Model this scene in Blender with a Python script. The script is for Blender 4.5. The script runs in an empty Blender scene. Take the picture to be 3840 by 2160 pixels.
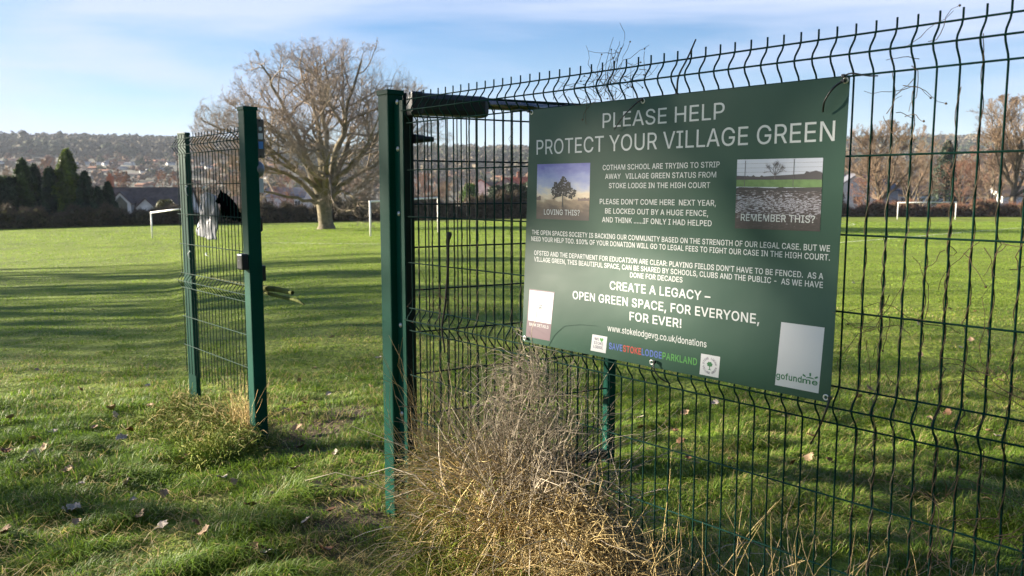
import bpy, bmesh, math, random
import numpy as np
from mathutils import Matrix, Vector
random.seed(7)
SC = bpy.context.scene
COL = SC.collection
rad = math.radians

# ------------------------------------------------------------------ camera, sky, sun, exposure
CAMZ = 1.6
PITCH = rad(6.76)
FPX = 3092.0
cam_d = bpy.data.cameras.new("camera")
cam = bpy.data.objects.new("camera", cam_d)
COL.objects.link(cam)
cam.location = (0, 0, CAMZ)
cam.rotation_euler = (rad(90) - PITCH, 0, 0)
cam_d.sensor_width = 36.0
cam_d.lens = FPX / 3840 * 36.0
cam_d.clip_start = 0.05
cam_d.clip_end = 6000
SC.camera = cam
cam_d.dof.use_dof = True
cam_d.dof.focus_distance = 2.9
cam_d.dof.aperture_fstop = 6.3

SUN_EL = rad(15)
SUN_H = Vector((-0.97, 0.243, 0)).normalized()
SUN_DIR = Vector((SUN_H.x * math.cos(SUN_EL), SUN_H.y * math.cos(SUN_EL), math.sin(SUN_EL)))
world = bpy.data.worlds.new("World")
SC.world = world
world.use_nodes = True
wt = world.node_tree
wt.nodes.clear()
w_out = wt.nodes.new("ShaderNodeOutputWorld")
w_bg = wt.nodes.new("ShaderNodeBackground")
w_sky = wt.nodes.new("ShaderNodeTexSky")
w_sky.sky_type = 'NISHITA'
w_sky.sun_disc = False
w_sky.sun_elevation = SUN_EL
w_sky.sun_rotation = math.atan2(SUN_H.x, SUN_H.y) % (2 * math.pi)
w_sky.air_density = 1.0
w_sky.dust_density = 0.15
w_sky.ozone_density = 3.5
w_bg.inputs['Strength'].default_value = 0.05
# thin cloud veils: noise stretched along the horizon, mixed over the sky
w_tc = wt.nodes.new("ShaderNodeTexCoord")
w_map = wt.nodes.new("ShaderNodeMapping")
w_map.inputs['Scale'].default_value = (0.8, 1.3, 5.6)
w_map.inputs['Rotation'].default_value = (0, rad(9), 0)
w_map.inputs['Location'].default_value = (3.1, 0.4, 0.25)
w_n = wt.nodes.new("ShaderNodeTexNoise")
w_n.inputs['Scale'].default_value = 1.7
w_n.inputs['Detail'].default_value = 6
w_n.inputs['Roughness'].default_value = 0.52
w_n.inputs['Distortion'].default_value = 0.5
w_r = wt.nodes.new("ShaderNodeMapRange")
w_r.inputs['From Min'].default_value = 0.43
w_r.inputs['From Max'].default_value = 0.66
w_r.inputs['To Min'].default_value = 0.02
w_r.inputs['To Max'].default_value = 0.75
w_mix = wt.nodes.new("ShaderNodeMixRGB")
w_mix.inputs['Color2'].default_value = (4.7, 5.2, 6.2, 1)
wl = wt.links.new
wl(w_tc.outputs['Generated'], w_map.inputs['Vector'])
wl(w_map.outputs['Vector'], w_n.inputs['Vector'])
wl(w_n.outputs['Fac'], w_r.inputs['Value'])
w_sp = wt.nodes.new("ShaderNodeSeparateXYZ")
w_hz = wt.nodes.new("ShaderNodeMapRange")
w_hz.inputs['From Min'].default_value = 0.0
w_hz.inputs['From Max'].default_value = 0.26
w_hz.inputs['To Min'].default_value = 0.62
w_hz.inputs['To Max'].default_value = 0.0
w_ad = wt.nodes.new("ShaderNodeMath")
w_ad.operation = 'ADD'
w_ad.use_clamp = True
wl(w_tc.outputs['Generated'], w_sp.inputs[0])
wl(w_sp.outputs['Z'], w_hz.inputs['Value'])
wl(w_hz.outputs['Result'], w_ad.inputs[0])
wl(w_r.outputs['Result'], w_ad.inputs[1])
wl(w_ad.outputs[0], w_mix.inputs['Fac'])
wl(w_sky.outputs['Color'], w_mix.inputs['Color1'])
w_hs = wt.nodes.new("ShaderNodeHueSaturation")
w_hs.inputs['Hue'].default_value = 0.507
w_hs.inputs['Saturation'].default_value = 1.42
w_hs.inputs['Value'].default_value = 0.68
wl(w_mix.outputs['Color'], w_hs.inputs['Color'])
wl(w_hs.outputs['Color'], w_bg.inputs['Color'])
wl(w_bg.outputs['Background'], w_out.inputs['Surface'])

sun_d = bpy.data.lights.new("sun", 'SUN')
sun_d.energy = 5.0
sun_d.angle = rad(0.6)
sun_d.color = (1.0, 0.89, 0.72)
sun = bpy.data.objects.new("sun", sun_d)
COL.objects.link(sun)
sun.rotation_euler = SUN_DIR.to_track_quat('Z', 'Y').to_euler()
sun.location = (-30, 8, 20)

SC.view_settings.view_transform = 'Standard'
SC.view_settings.look = 'None'
SC.view_settings.exposure = 2.36
SC.view_settings.gamma = 1.0
SC.cycles.max_bounces = 6
SC.cycles.diffuse_bounces = 3
SC.cycles.transparent_max_bounces = 6
SC.cycles.volume_bounces = 0

# ------------------------------------------------------------------ helpers
def lin(r, g, b):
    f = lambda c: (c / 255 / 12.92) if c <= 10 else ((c / 255 + 0.055) / 1.055) ** 2.4
    return (f(r), f(g), f(b))

def material(name, col, rough=0.6, metal=0.0, spec=0.5, var=0.0, vscale=8.0, bump=0.0, bscale=60.0, tint=False, trans=0.0, col2=None):
    m = bpy.data.materials.new(name)
    m.use_nodes = True
    nt = m.node_tree
    b = nt.nodes['Principled BSDF']
    b.inputs['Base Color'].default_value = (*col, 1)
    b.inputs['Roughness'].default_value = rough
    b.inputs['Metallic'].default_value = metal
    b.inputs['Specular IOR Level'].default_value = spec
    src = None
    tc = nt.nodes.new("ShaderNodeTexCoord")
    if tint:
        a = nt.nodes.new("ShaderNodeAttribute")
        a.attribute_name = "tint"
        src = a.outputs['Color']
    if var > 0 or col2:
        n = nt.nodes.new("ShaderNodeTexNoise")
        n.inputs['Scale'].default_value = vscale
        n.inputs['Detail'].default_value = 5
        nt.links.new(tc.outputs['Object'], n.inputs['Vector'])
        mx = nt.nodes.new("ShaderNodeMixRGB")
        r = nt.nodes.new("ShaderNodeMapRange")
        r.inputs['From Min'].default_value = 0.35
        r.inputs['From Max'].default_value = 0.65
        nt.links.new(n.outputs['Fac'], r.inputs['Value'])
        nt.links.new(r.outputs['Result'], mx.inputs['Fac'])
        c2 = col2 or tuple(min(1, c * (1 + var)) for c in col)
        c1 = col if col2 else tuple(c * (1 - var) for c in col)
        mx.inputs['Color1'].default_value = (*c1, 1)
        mx.inputs['Color2'].default_value = (*c2, 1)
        if tint:
            mm = nt.nodes.new("ShaderNodeMixRGB")
            mm.blend_type = 'MULTIPLY'
            mm.inputs['Fac'].default_value = 1
            nt.links.new(src, mm.inputs['Color1'])
            nt.links.new(mx.outputs['Color'], mm.inputs['Color2'])
            src = mm.outputs['Color']
        else:
            src = mx.outputs['Color']
    if src:
        nt.links.new(src, b.inputs['Base Color'])
    if bump > 0:
        n2 = nt.nodes.new("ShaderNodeTexNoise")
        n2.inputs['Scale'].default_value = bscale
        n2.inputs['Detail'].default_value = 4
        nt.links.new(tc.outputs['Object'], n2.inputs['Vector'])
        bp = nt.nodes.new("ShaderNodeBump")
        bp.inputs['Strength'].default_value = bump
        bp.inputs['Distance'].default_value = 0.02
        nt.links.new(n2.outputs['Fac'], bp.inputs['Height'])
        nt.links.new(bp.outputs['Normal'], b.inputs['Normal'])
    if trans > 0:
        t = nt.nodes.new("ShaderNodeBsdfTranslucent")
        ms = nt.nodes.new("ShaderNodeMixShader")
        ms.inputs['Fac'].default_value = trans
        if src:
            nt.links.new(src, t.inputs['Color'])
        else:
            t.inputs['Color'].default_value = (*col, 1)
        nt.links.new(b.outputs['BSDF'], ms.inputs[1])
        nt.links.new(t.outputs['BSDF'], ms.inputs[2])
        nt.links.new(ms.outputs['Shader'], nt.nodes['Material Output'].inputs['Surface'])
    return m

def props(o, label=None, cat=None, group=None, kind=None):
    if label: o['label'] = label
    if cat: o['category'] = cat
    if group: o['group'] = group
    if kind: o['kind'] = kind
    return o

def empty(name, loc, rz=0.0):
    o = bpy.data.objects.new(name, None)
    o.empty_display_size = 0.1
    o.location = loc
    o.rotation_euler = (0, 0, rz)
    COL.objects.link(o)
    return o

def link(name, me, mat=None, parent=None, smooth=False):
    o = bpy.data.objects.new(name, me)
    COL.objects.link(o)
    if mat and not me.materials:
        me.materials.append(mat)
    if smooth:
        me.polygons.foreach_set('use_smooth', np.ones(len(me.polygons), dtype=bool))
    if parent:
        o.parent = parent
    return o

def np_mesh(name, V, F, mat=None, parent=None, tint=None, smooth=False):
    """V (n,3); F (m,k) or a list of such arrays."""
    Fs = F if isinstance(F, list) else [F]
    Fs = [np.asarray(f) for f in Fs if len(f)]
    me = bpy.data.meshes.new(name)
    me.vertices.add(len(V))
    me.vertices.foreach_set('co', np.ascontiguousarray(V, dtype=np.float32).ravel())
    nl = sum(f.size for f in Fs)
    npoly = sum(len(f) for f in Fs)
    me.loops.add(nl)
    me.loops.foreach_set('vertex_index', np.concatenate([f.ravel() for f in Fs]).astype(np.int32))
    me.polygons.add(npoly)
    st, off = [], 0
    for f in Fs:
        st.append(off + np.arange(len(f)) * f.shape[1])
        off += f.size
    me.polygons.foreach_set('loop_start', np.concatenate(st).astype(np.int32))
    me.update(calc_edges=True)
    if tint is not None:
        a = me.attributes.new('tint', 'FLOAT_COLOR', 'POINT')
        c = np.ones((len(V), 4), dtype=np.float32)
        c[:, :3] = tint
        a.data.foreach_set('color', c.ravel())
    return link(name, me, mat, parent, smooth)

def bm_obj(name, bm, mat=None, parent=None, smooth=False):
    me = bpy.data.meshes.new(name)
    bmesh.ops.recalc_face_normals(bm, faces=bm.faces)
    bm.to_mesh(me)
    bm.free()
    return link(name, me, mat, parent, smooth)

def add_box(bm, c, s, bev=0.0, rz=0.0):
    t = bmesh.new()
    bmesh.ops.create_cube(t, size=1)
    bmesh.ops.scale(t, vec=s, verts=t.verts)
    if bev > 0:
        bmesh.ops.bevel(t, geom=t.edges[:], offset=bev, segments=2, affect='EDGES', profile=0.6)
    if rz:
        bmesh.ops.rotate(t, verts=t.verts, matrix=Matrix.Rotation(rz, 3, 'Z'))
    bmesh.ops.translate(t, vec=c, verts=t.verts)
    me = bpy.data.meshes.new("tmp")
    t.to_mesh(me)
    t.free()
    bm.from_mesh(me)
    bpy.data.meshes.remove(me)

def box(name, c, s, mat, parent, bev=0.002, rz=0.0):
    bm = bmesh.new()
    add_box(bm, c, s, bev, rz)
    return bm_obj(name, bm, mat, parent)

def nrm(a):
    return a / (np.linalg.norm(a, axis=-1, keepdims=True) + 1e-12)

def tubes(P, R, S=4, ref=(0.31, 0.23, 0.92), cap=False):
    """P (N,K,3), R (N,K) -> verts, quads."""
    P = np.asarray(P, float)
    R = np.asarray(R, float)
    N, K, _ = P.shape
    T = nrm(np.gradient(P, axis=1))
    A = nrm(np.cross(T, np.asarray(ref, float)))
    B = np.cross(T, A)
    an = np.arange(S) * 2 * np.pi / S
    V = P[:, :, None, :] + R[:, :, None, None] * (np.cos(an)[None, None, :, None] * A[:, :, None, :] + np.sin(an)[None, None, :, None] * B[:, :, None, :])
    idx = np.arange(N * K * S).reshape(N, K, S)
    a = idx[:, :-1, :]
    b = idx[:, 1:, :]
    F = np.stack([a, np.roll(a, -1, 2), np.roll(b, -1, 2), b], -1).reshape(-1, 4)
    return V.reshape(-1, 3), F

class Acc:
    """collects vertex and face blocks for one mesh"""
    def __init__(self):
        self.V, self.F, self.T, self.n = [], {}, [], 0
    def add(self, V, F, tint=None):
        F = np.asarray(F) + self.n
        self.F.setdefault(F.shape[1], []).append(F)
        self.V.append(np.asarray(V))
        if tint is not None:
            self.T.append(np.broadcast_to(tint, (len(V), 3)))
        self.n += len(V)
    def build(self, name, mat, parent=None, smooth=False):
        return np_mesh(name, np.concatenate(self.V), [np.concatenate(f) for f in self.F.values()], mat, parent,
                       np.concatenate(self.T) if self.T else None, smooth)

def polyline_tube(name, pts, r, mat, parent=None, S=8, smooth=True, taper=None):
    pts = np.asarray(pts, float)
    K = len(pts)
    R = np.full(K, r) if np.isscalar(r) else np.asarray(r, float)
    V, F = tubes(pts[None], R[None], S, ref=(0.13, 0.29, 0.95) if abs(nrm(pts[-1] - pts[0])[2]) < 0.9 else (0.95, 0.3, 0.1))
    V = np.vstack([V, pts[0], pts[-1]])
    c0, c1 = K * S, K * S + 1
    tri = [(c0, (i + 1) % S, i) for i in range(S)] + [(c1, (K - 1) * S + i, (K - 1) * S + (i + 1) % S) for i in range(S)]
    return np_mesh(name, V, [F, np.array(tri)], mat, parent, smooth=smooth)

def smooth_path(pts, n):
    """Catmull-Rom through pts, n samples"""
    p = np.asarray(pts, float)
    p = np.vstack([2 * p[0] - p[1], p, 2 * p[-1] - p[-2]])
    t = np.linspace(0, len(p) - 3 - 1e-6, n)
    i = t.astype(int)
    f = (t - i)[:, None]
    a, b, c, d = p[i], p[i + 1], p[i + 2], p[i + 3]
    return 0.5 * ((2 * b) + (c - a) * f + (2 * a - 5 * b + 4 * c - d) * f ** 2 + (3 * b - a - 3 * c + d) * f ** 3)

CP, SP = math.cos(PITCH), math.sin(PITCH)
def ray(px, py):
    kx, ky = (px - 1920) / FPX, (1080 - py) / FPX
    return np.array([kx, CP + ky * SP, -SP + ky * CP])
def at(px, py, y):
    r = ray(px, py)
    t = y / r[1]
    return np.array([r[0] * t, y, CAMZ + r[2] * t])
def zpix(py, y):
    k = (1080 - py) / FPX
    return CAMZ + y * (k * CP - SP) / (CP + k * SP)

# ------------------------------------------------------------------ ground heights
ULIM = math.tan(rad(35))
def edge_dist(u):
    return np.interp(u, [-.7, -.62, -.42, -.14, 0, .3, .7], [86, 88, 91, 97, 100, 112, 112])
def field_z(u, y):
    A = np.interp(u, [-.62, -.42, -.14, 0, .5], [2.69, 2.3, 2.85, 2.71, 2.81])
    L = np.interp(u, [-.62, -.42, -.14, 0, .5], [25, 25, 75, 80, 80])
    yp = np.log1p(np.exp((y - 6) * 0.8)) / 0.8
    return 0.1 - A * (1 - np.exp(-yp / L))
HD = [0, 30, 110, 260, 390, 530, 670, 810, 960, 1210, 1420, 2600]
HZ = [0, -3.2, -11, -16, -9, 7, 20, 34, 50, 76, 84, 84]
def gz(x, y):
    """ground height, world z (the camera stands at z = 1.6)"""
    x = np.asarray(x, float)
    y = np.asarray(y, float)
    r = np.hypot(x, y)
    a = np.arctan2(x, y)
    ac = np.clip(a, -rad(35), rad(35))
    u = np.tan(ac)
    yy = r * np.cos(ac)
    D = edge_dist(u)
    zf = field_z(u, np.minimum(yy, D))
    ze = field_z(u, D)
    dd = np.maximum(yy - D, 0)
    hf = np.interp(u, [-.7, -.45, -.3, -.2, .3, .42, .7], [1.06, 1.0, .92, .80, .80, 1.0, 1.05])
    h = np.interp(dd, HD, HZ)
    h = np.where(h > 0, h * hf, h)
    z = zf + h
    back = np.clip((np.abs(a) - rad(60)) / rad(40), 0, 1)
    z = z * (1 - back) + 0.1 * back
    near = np.exp(-(r / 14) ** 2)
    z = z + near * (0.025 * np.sin(2.3 * x + 1.1 * y) * np.cos(1.7 * y - .6 * x) + 0.012 * np.sin(6.1 * x) * np.sin(5.3 * y + 1))
    return z
def ground_at(px, py, lo=2.0, hi=1600.0):
    """point of the ground under a picture position"""
    ys = np.exp(np.linspace(math.log(lo), math.log(hi), 4000))
    r = ray(px, py)
    X = r[0] / r[1] * ys
    Zr = CAMZ + r[2] / r[1] * ys
    G = gz(X, ys)
    k = np.argmax(Zr <= G)
    if Zr[k] > G[k]:
        k = len(ys) - 1
    return np.array([X[k], ys[k], G[k]])

# ------------------------------------------------------------------ materials
M = {}
M['green'] = material('green_powder_coat', (0.0006, 0.045, 0.030), 0.45, spec=0.12, var=0.16, vscale=3, bump=0.03, bscale=400)
M['wire'] = material('green_coated_wire', (0.003, 0.026, 0.019), 0.65, spec=0.08, var=0.25, vscale=6)
M['dkgreen'] = material('dark_green_coat', (0.004, 0.014, 0.014), 0.45, spec=0.25, var=0.2, vscale=5)
M['black'] = material('black_plastic', (0.010, 0.011, 0.013), 0.42)
M['gunmetal'] = material('charcoal_housing', (0.010, 0.012, 0.017), 0.36, var=0.1)
M['chrome'] = material('polished_rod', (0.14, 0.14, 0.15), 0.25, metal=1.0)
M['steel'] = material('brushed_steel_plate', (0.15, 0.13, 0.12), 0.5, metal=0.6, var=0.15, vscale=20)
M['zinc'] = material('zinc_bolt', (0.55, 0.54, 0.52), 0.4, metal=0.7)
M['white'] = material('white_plastic', (0.62, 0.63, 0.66), 0.45)
M['blue'] = material('blue_print', (0.10, 0.25, 0.62), 0.5)
M['grey'] = material('grey_plastic', (0.13, 0.14, 0.17), 0.4)
M['tie_w'] = material('clear_nylon_tie', (0.62, 0.66, 0.64), 0.4, trans=0.2)
M['paint_w'] = material('white_goal_paint', (0.75, 0.74, 0.69), 0.5, var=0.08)

def ground_material():
    m = bpy.data.materials.new('meadow_grass')
    m.use_nodes = True
    nt = m.node_tree
    L = nt.links.new
    b = nt.nodes['Principled BSDF']
    b.inputs['Roughness'].default_value = 0.85
    b.inputs['Specular IOR Level'].default_value = 0.2
    tc = nt.nodes.new("ShaderNodeTexCoord")
    def noise(s, d=5, sc=(1, 1, 1)):
        mp = nt.nodes.new("ShaderNodeMapping")
        mp.inputs['Scale'].default_value = sc
        n = nt.nodes.new("ShaderNodeTexNoise")
        n.inputs['Scale'].default_value = s
        n.inputs['Detail'].default_value = d
        L(tc.outputs['Object'], mp.inputs['Vector'])
        L(mp.outputs['Vector'], n.inputs['Vector'])
        return n.outputs['Fac']
    r1 = nt.nodes.new("ShaderNodeValToRGB")
    r1.color_ramp.elements[0].position = 0.3
    r1.color_ramp.elements[0].color = (0.110, 0.145, 0.020, 1)
    r1.color_ramp.elements[1].position = 0.7
    r1.color_ramp.elements[1].color = (0.200, 0.255, 0.026, 1)
    L(noise(0.35, 6), r1.inputs['Fac'])
    r2 = nt.nodes.new("ShaderNodeValToRGB")
    r2.color_ramp.elements[0].position = 0.35
    r2.color_ramp.elements[0].color = (0.45, 0.42, 0.40, 1)
    r2.color_ramp.elements[1].position = 0.65
    r2.color_ramp.elements[1].color = (1.15, 1.15, 1.05, 1)
    L(noise(14, 6), r2.inputs['Fac'])
    mm = nt.nodes.new("ShaderNodeMixRGB")
    mm.blend_type = 'MULTIPLY'
    mm.inputs['Fac'].default_value = 0.8
    L(r1.outputs['Color'], mm.inputs['Color1'])
    L(r2.outputs['Color'], mm.inputs['Color2'])
    mp = nt.nodes.new("ShaderNodeMapping")
    mp.vector_type = 'TEXTURE'
    mp.inputs['Location'].default_value = (-1.05, 4.55, 0.1)
    mp.inputs['Rotation'].default_value = (0, 0, rad(22))
    mp.inputs['Scale'].default_value = (0.95, 2.3, 1.0)
    gr = nt.nodes.new("ShaderNodeTexGradient")
    gr.gradient_type = 'SPHERICAL'
    L(tc.outputs['Object'], mp.inputs['Vector'])
    L(mp.outputs['Vector'], gr.inputs['Vector'])
    ma = nt.nodes.new("ShaderNodeMath")
    ma.operation = 'MULTIPLY'
    L(gr.outputs['Fac'], ma.inputs[0])
    L(noise(3.5, 5), ma.inputs[1])
    mr = nt.nodes.new("ShaderNodeMapRange")
    mr.inputs['From Min'].default_value = 0.10
    mr.inputs['From Max'].default_value = 0.24
    L(ma.outputs[0], mr.inputs['Value'])
    mud = nt.nodes.new("ShaderNodeMixRGB")
    mud.inputs['Color2'].default_value = (0.085, 0.062, 0.036, 1)
    L(mr.outputs['Result'], mud.inputs['Fac'])
    L(mm.outputs['Color'], mud.inputs['Color1'])
    L(mud.outputs['Color'], b.inputs['Base Color'])
    bp = nt.nodes.new("ShaderNodeBump")
    bp.inputs['Strength'].default_value = 0.8
    bp.inputs['Distance'].default_value = 0.06
    L(noise(22, 5), bp.inputs['Height'])
    L(bp.outputs['Normal'], b.inputs['Normal'])
    return m
M['field'] = ground_material()
M['hill'] = material('hillside_soil', (0.040, 0.043, 0.020), 0.9, col2=(0.075, 0.062, 0.038), vscale=0.05)
M['grass'] = material('grass_blades', (0.1, 0.1, 0.1), 0.55, spec=0.3, tint=True, trans=0.42)
M['dry'] = material('dry_stems', (0.1, 0.1, 0.1), 0.75, spec=0.25, tint=True, trans=0.15)
M['leafy'] = material('leafy_foliage', (0.1, 0.1, 0.1), 0.6, spec=0.3, tint=True, trans=0.25)
M['woods'] = material('winter_woodland', (0.1, 0.1, 0.1), 0.85, spec=0.1, tint=True)
M['bark'] = material('oak_bark', (0.21, 0.175, 0.115), 0.9, spec=0.15, col2=(0.115, 0.10, 0.068), vscale=3, bump=0.9, bscale=9)
M['twig'] = material('bare_twigs', (0.26, 0.21, 0.165), 0.9, spec=0.1, var=0.25, vscale=0.6)
M['twig_red'] = material('reddish_bare_twigs', (0.19, 0.100, 0.066), 0.9, spec=0.1, var=0.25, vscale=0.4)
M['twig_tan'] = material('tan_bare_twigs', (0.185, 0.132, 0.088), 0.9, spec=0.1, var=0.25, vscale=0.5)
M['twig_dark'] = material('dark_hedge_twigs', (0.105, 0.082, 0.056), 0.9, spec=0.1, var=0.45, vscale=0.7)

# ------------------------------------------------------------------ ground sheet: playing field and hills share their edge
def terrain():
    rng = np.random.default_rng(2)
    ang = np.concatenate([np.linspace(-math.pi, -rad(40), 40, endpoint=False), np.linspace(-rad(40), rad(40), 260, endpoint=False), np.linspace(rad(40), math.pi, 40)])
    def grid(rows, name, mat):
        # rows: (nr, na) radii
        X = rows * np.sin(ang)
        Y = rows * np.cos(ang)
        Z = gz(X, Y)
        V = np.stack([X, Y, Z], -1).reshape(-1, 3)
        nr, na = rows.shape
        idx = np.arange(nr * na).reshape(nr, na)
        F = np.stack([idx[:-1, :-1], idx[:-1, 1:], idx[1:, 1:], idx[1:, :-1]], -1).reshape(-1, 4)[:, ::-1]
        return props(np_mesh(name, V, F, mat, smooth=True), kind='structure')
    ac = np.clip(ang, -rad(35), rad(35))
    Dr = edge_dist(np.tan(ac)) / np.cos(ac)
    t = np.linspace(0, 1, 150)[:, None]
    rows = 0.4 * (Dr[None, :] / 0.4) ** t
    grid(rows, 'grass_field', M['field'])
    t = np.linspace(0, 1, 90)[:, None]
    rows = Dr[None, :] * (3200 / Dr[None, :]) ** t
    grid(rows, 'hills', M['hill'])
terrain()

# ------------------------------------------------------------------ the fence frame: u along the fence (towards the viewer on the right), v behind it, z up
TH = math.atan2(-0.7470212, 0.66480021)
DV = np.array([0.66480021, -0.7470212, 0.0])     # along +u
NV = np.array([0.7470212, 0.66480021, 0.0])      # along +v (away from the viewer)
FO = np.array([0.862, 2.125, CAMZ + 0.286])
ZTOP = FO[2]                                     # height of the third wire from the top
def fw(u, v, z=0.0):
    """fence frame -> world; z relative to the third wire"""
    return FO + DV * u + NV * v + np.array([0, 0, z])
def fuz(px, py, v=0.0):
    """picture position -> (u, z) on the plane at depth v behind the fence"""
    r = ray(px, py)
    C = np.array([0, 0, CAMZ])
    o = FO + NV * v
    t = ((o - C) @ NV) / (r @ NV)
    Q = C + r * t
    return (Q - FO) @ DV, Q[2] - FO[2]

ROWS = [0.10, 0.05, 0.0, -0.2, -0.4, -0.6, -0.8, -0.85, -0.9, -1.1, -1.3, -1.5, -1.7, -1.75]
FOLD = {0.05: -0.03, -0.85: -0.03, -1.75: -0.03}

def wire_panel(name, u0, ncol, label, dz=0.0, bottom=-1.72, group='green welded mesh fence panels', sag=0.0):
    root = empty(name, fw(u0 + ncol * 0.025, 0, bottom + dz), TH)
    props(root, label, 'fence panel', group)
    cx = ncol * 0.025
    acc = Acc()
    prof = [(0.128, 0), (0.104, 0)]
    for top in (0.10, -0.80):
        prof += [(top + 0.004, 0), (top - 0.012, -0.006), (top - 0.036, -0.026), (top - 0.05, -0.031), (top - 0.064, -0.026), (top - 0.088, -0.006), (top - 0.104, 0)]
        if top > 0:
            prof += [(-0.2, 0), (-0.4, 0), (-0.6, 0), (-0.76, 0)]
    prof = [p for k, p in enumerate(prof) if k != 1]
    prof += [(-1.1, 0), (-1.4, 0), (bottom, 0)]
    z = np.array([p[0] for p in prof])
    v = np.array([p[1] for p in prof])
    rng = np.random.default_rng(int(abs(u0) * 100) + 3)
    P = np.zeros((ncol, len(z), 3))
    for i in range(ncol):
        P[i, :, 0] = i * 0.05 - cx + rng.normal(0, 0.0007)
        P[i, :, 1] = v + rng.normal(0, 0.0006)
        P[i, :, 2] = z - bottom
    V, F = tubes(P, np.full(P.shape[:2], 0.0026), 8, ref=(1, 0.02, 0.01))
    acc.add(V, F)
    top_caps = V.reshape(ncol, len(z), 8, 3)
    idx = np.arange(ncol * len(z) * 8).reshape(ncol, len(z), 8)
    acc.F.setdefault(8, []).append(idx[:, 0, :])
    acc.build('upright_wires', M['wire'], root, smooth=True)
    acc = Acc()
    rows = [r for r in ROWS if r > bottom]
    n = 14
    xs = np.linspace(-cx - 0.02, cx + 0.0 - 0.03, n)
    P = np.zeros((len(rows), n, 3))
    for k, r in enumerate(rows):
        fv = FOLD.get(r, 0.0)
        P[k, :, 0] = xs
        P[k, :, 1] = fv - 0.0042 if fv == 0 else fv - 0.003
        P[k, :, 2] = r - bottom
    V, F = tubes(P, np.full(P.shape[:2], 0.0026), 8, ref=(0, 0, 1))
    acc.add(V, F)
    acc.build('cross_wires', M['wire'], root, smooth=True)
    return root

# right-hand run, beside the gate
U0 = -39 * 0.05
wire_panel('mesh_fence_panel', U0, 51, 'green welded mesh fence panel carrying the printed banner, right of the gateway')
wire_panel('mesh_fence_panel', U0 + 2.62, 51, 'green welded mesh fence panel running on past the near end of the banner fence')

def post_body(bm, s, h, bev=0.006):
    add_box(bm, (0, 0, h / 2), (s, s, h), bev)

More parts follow.
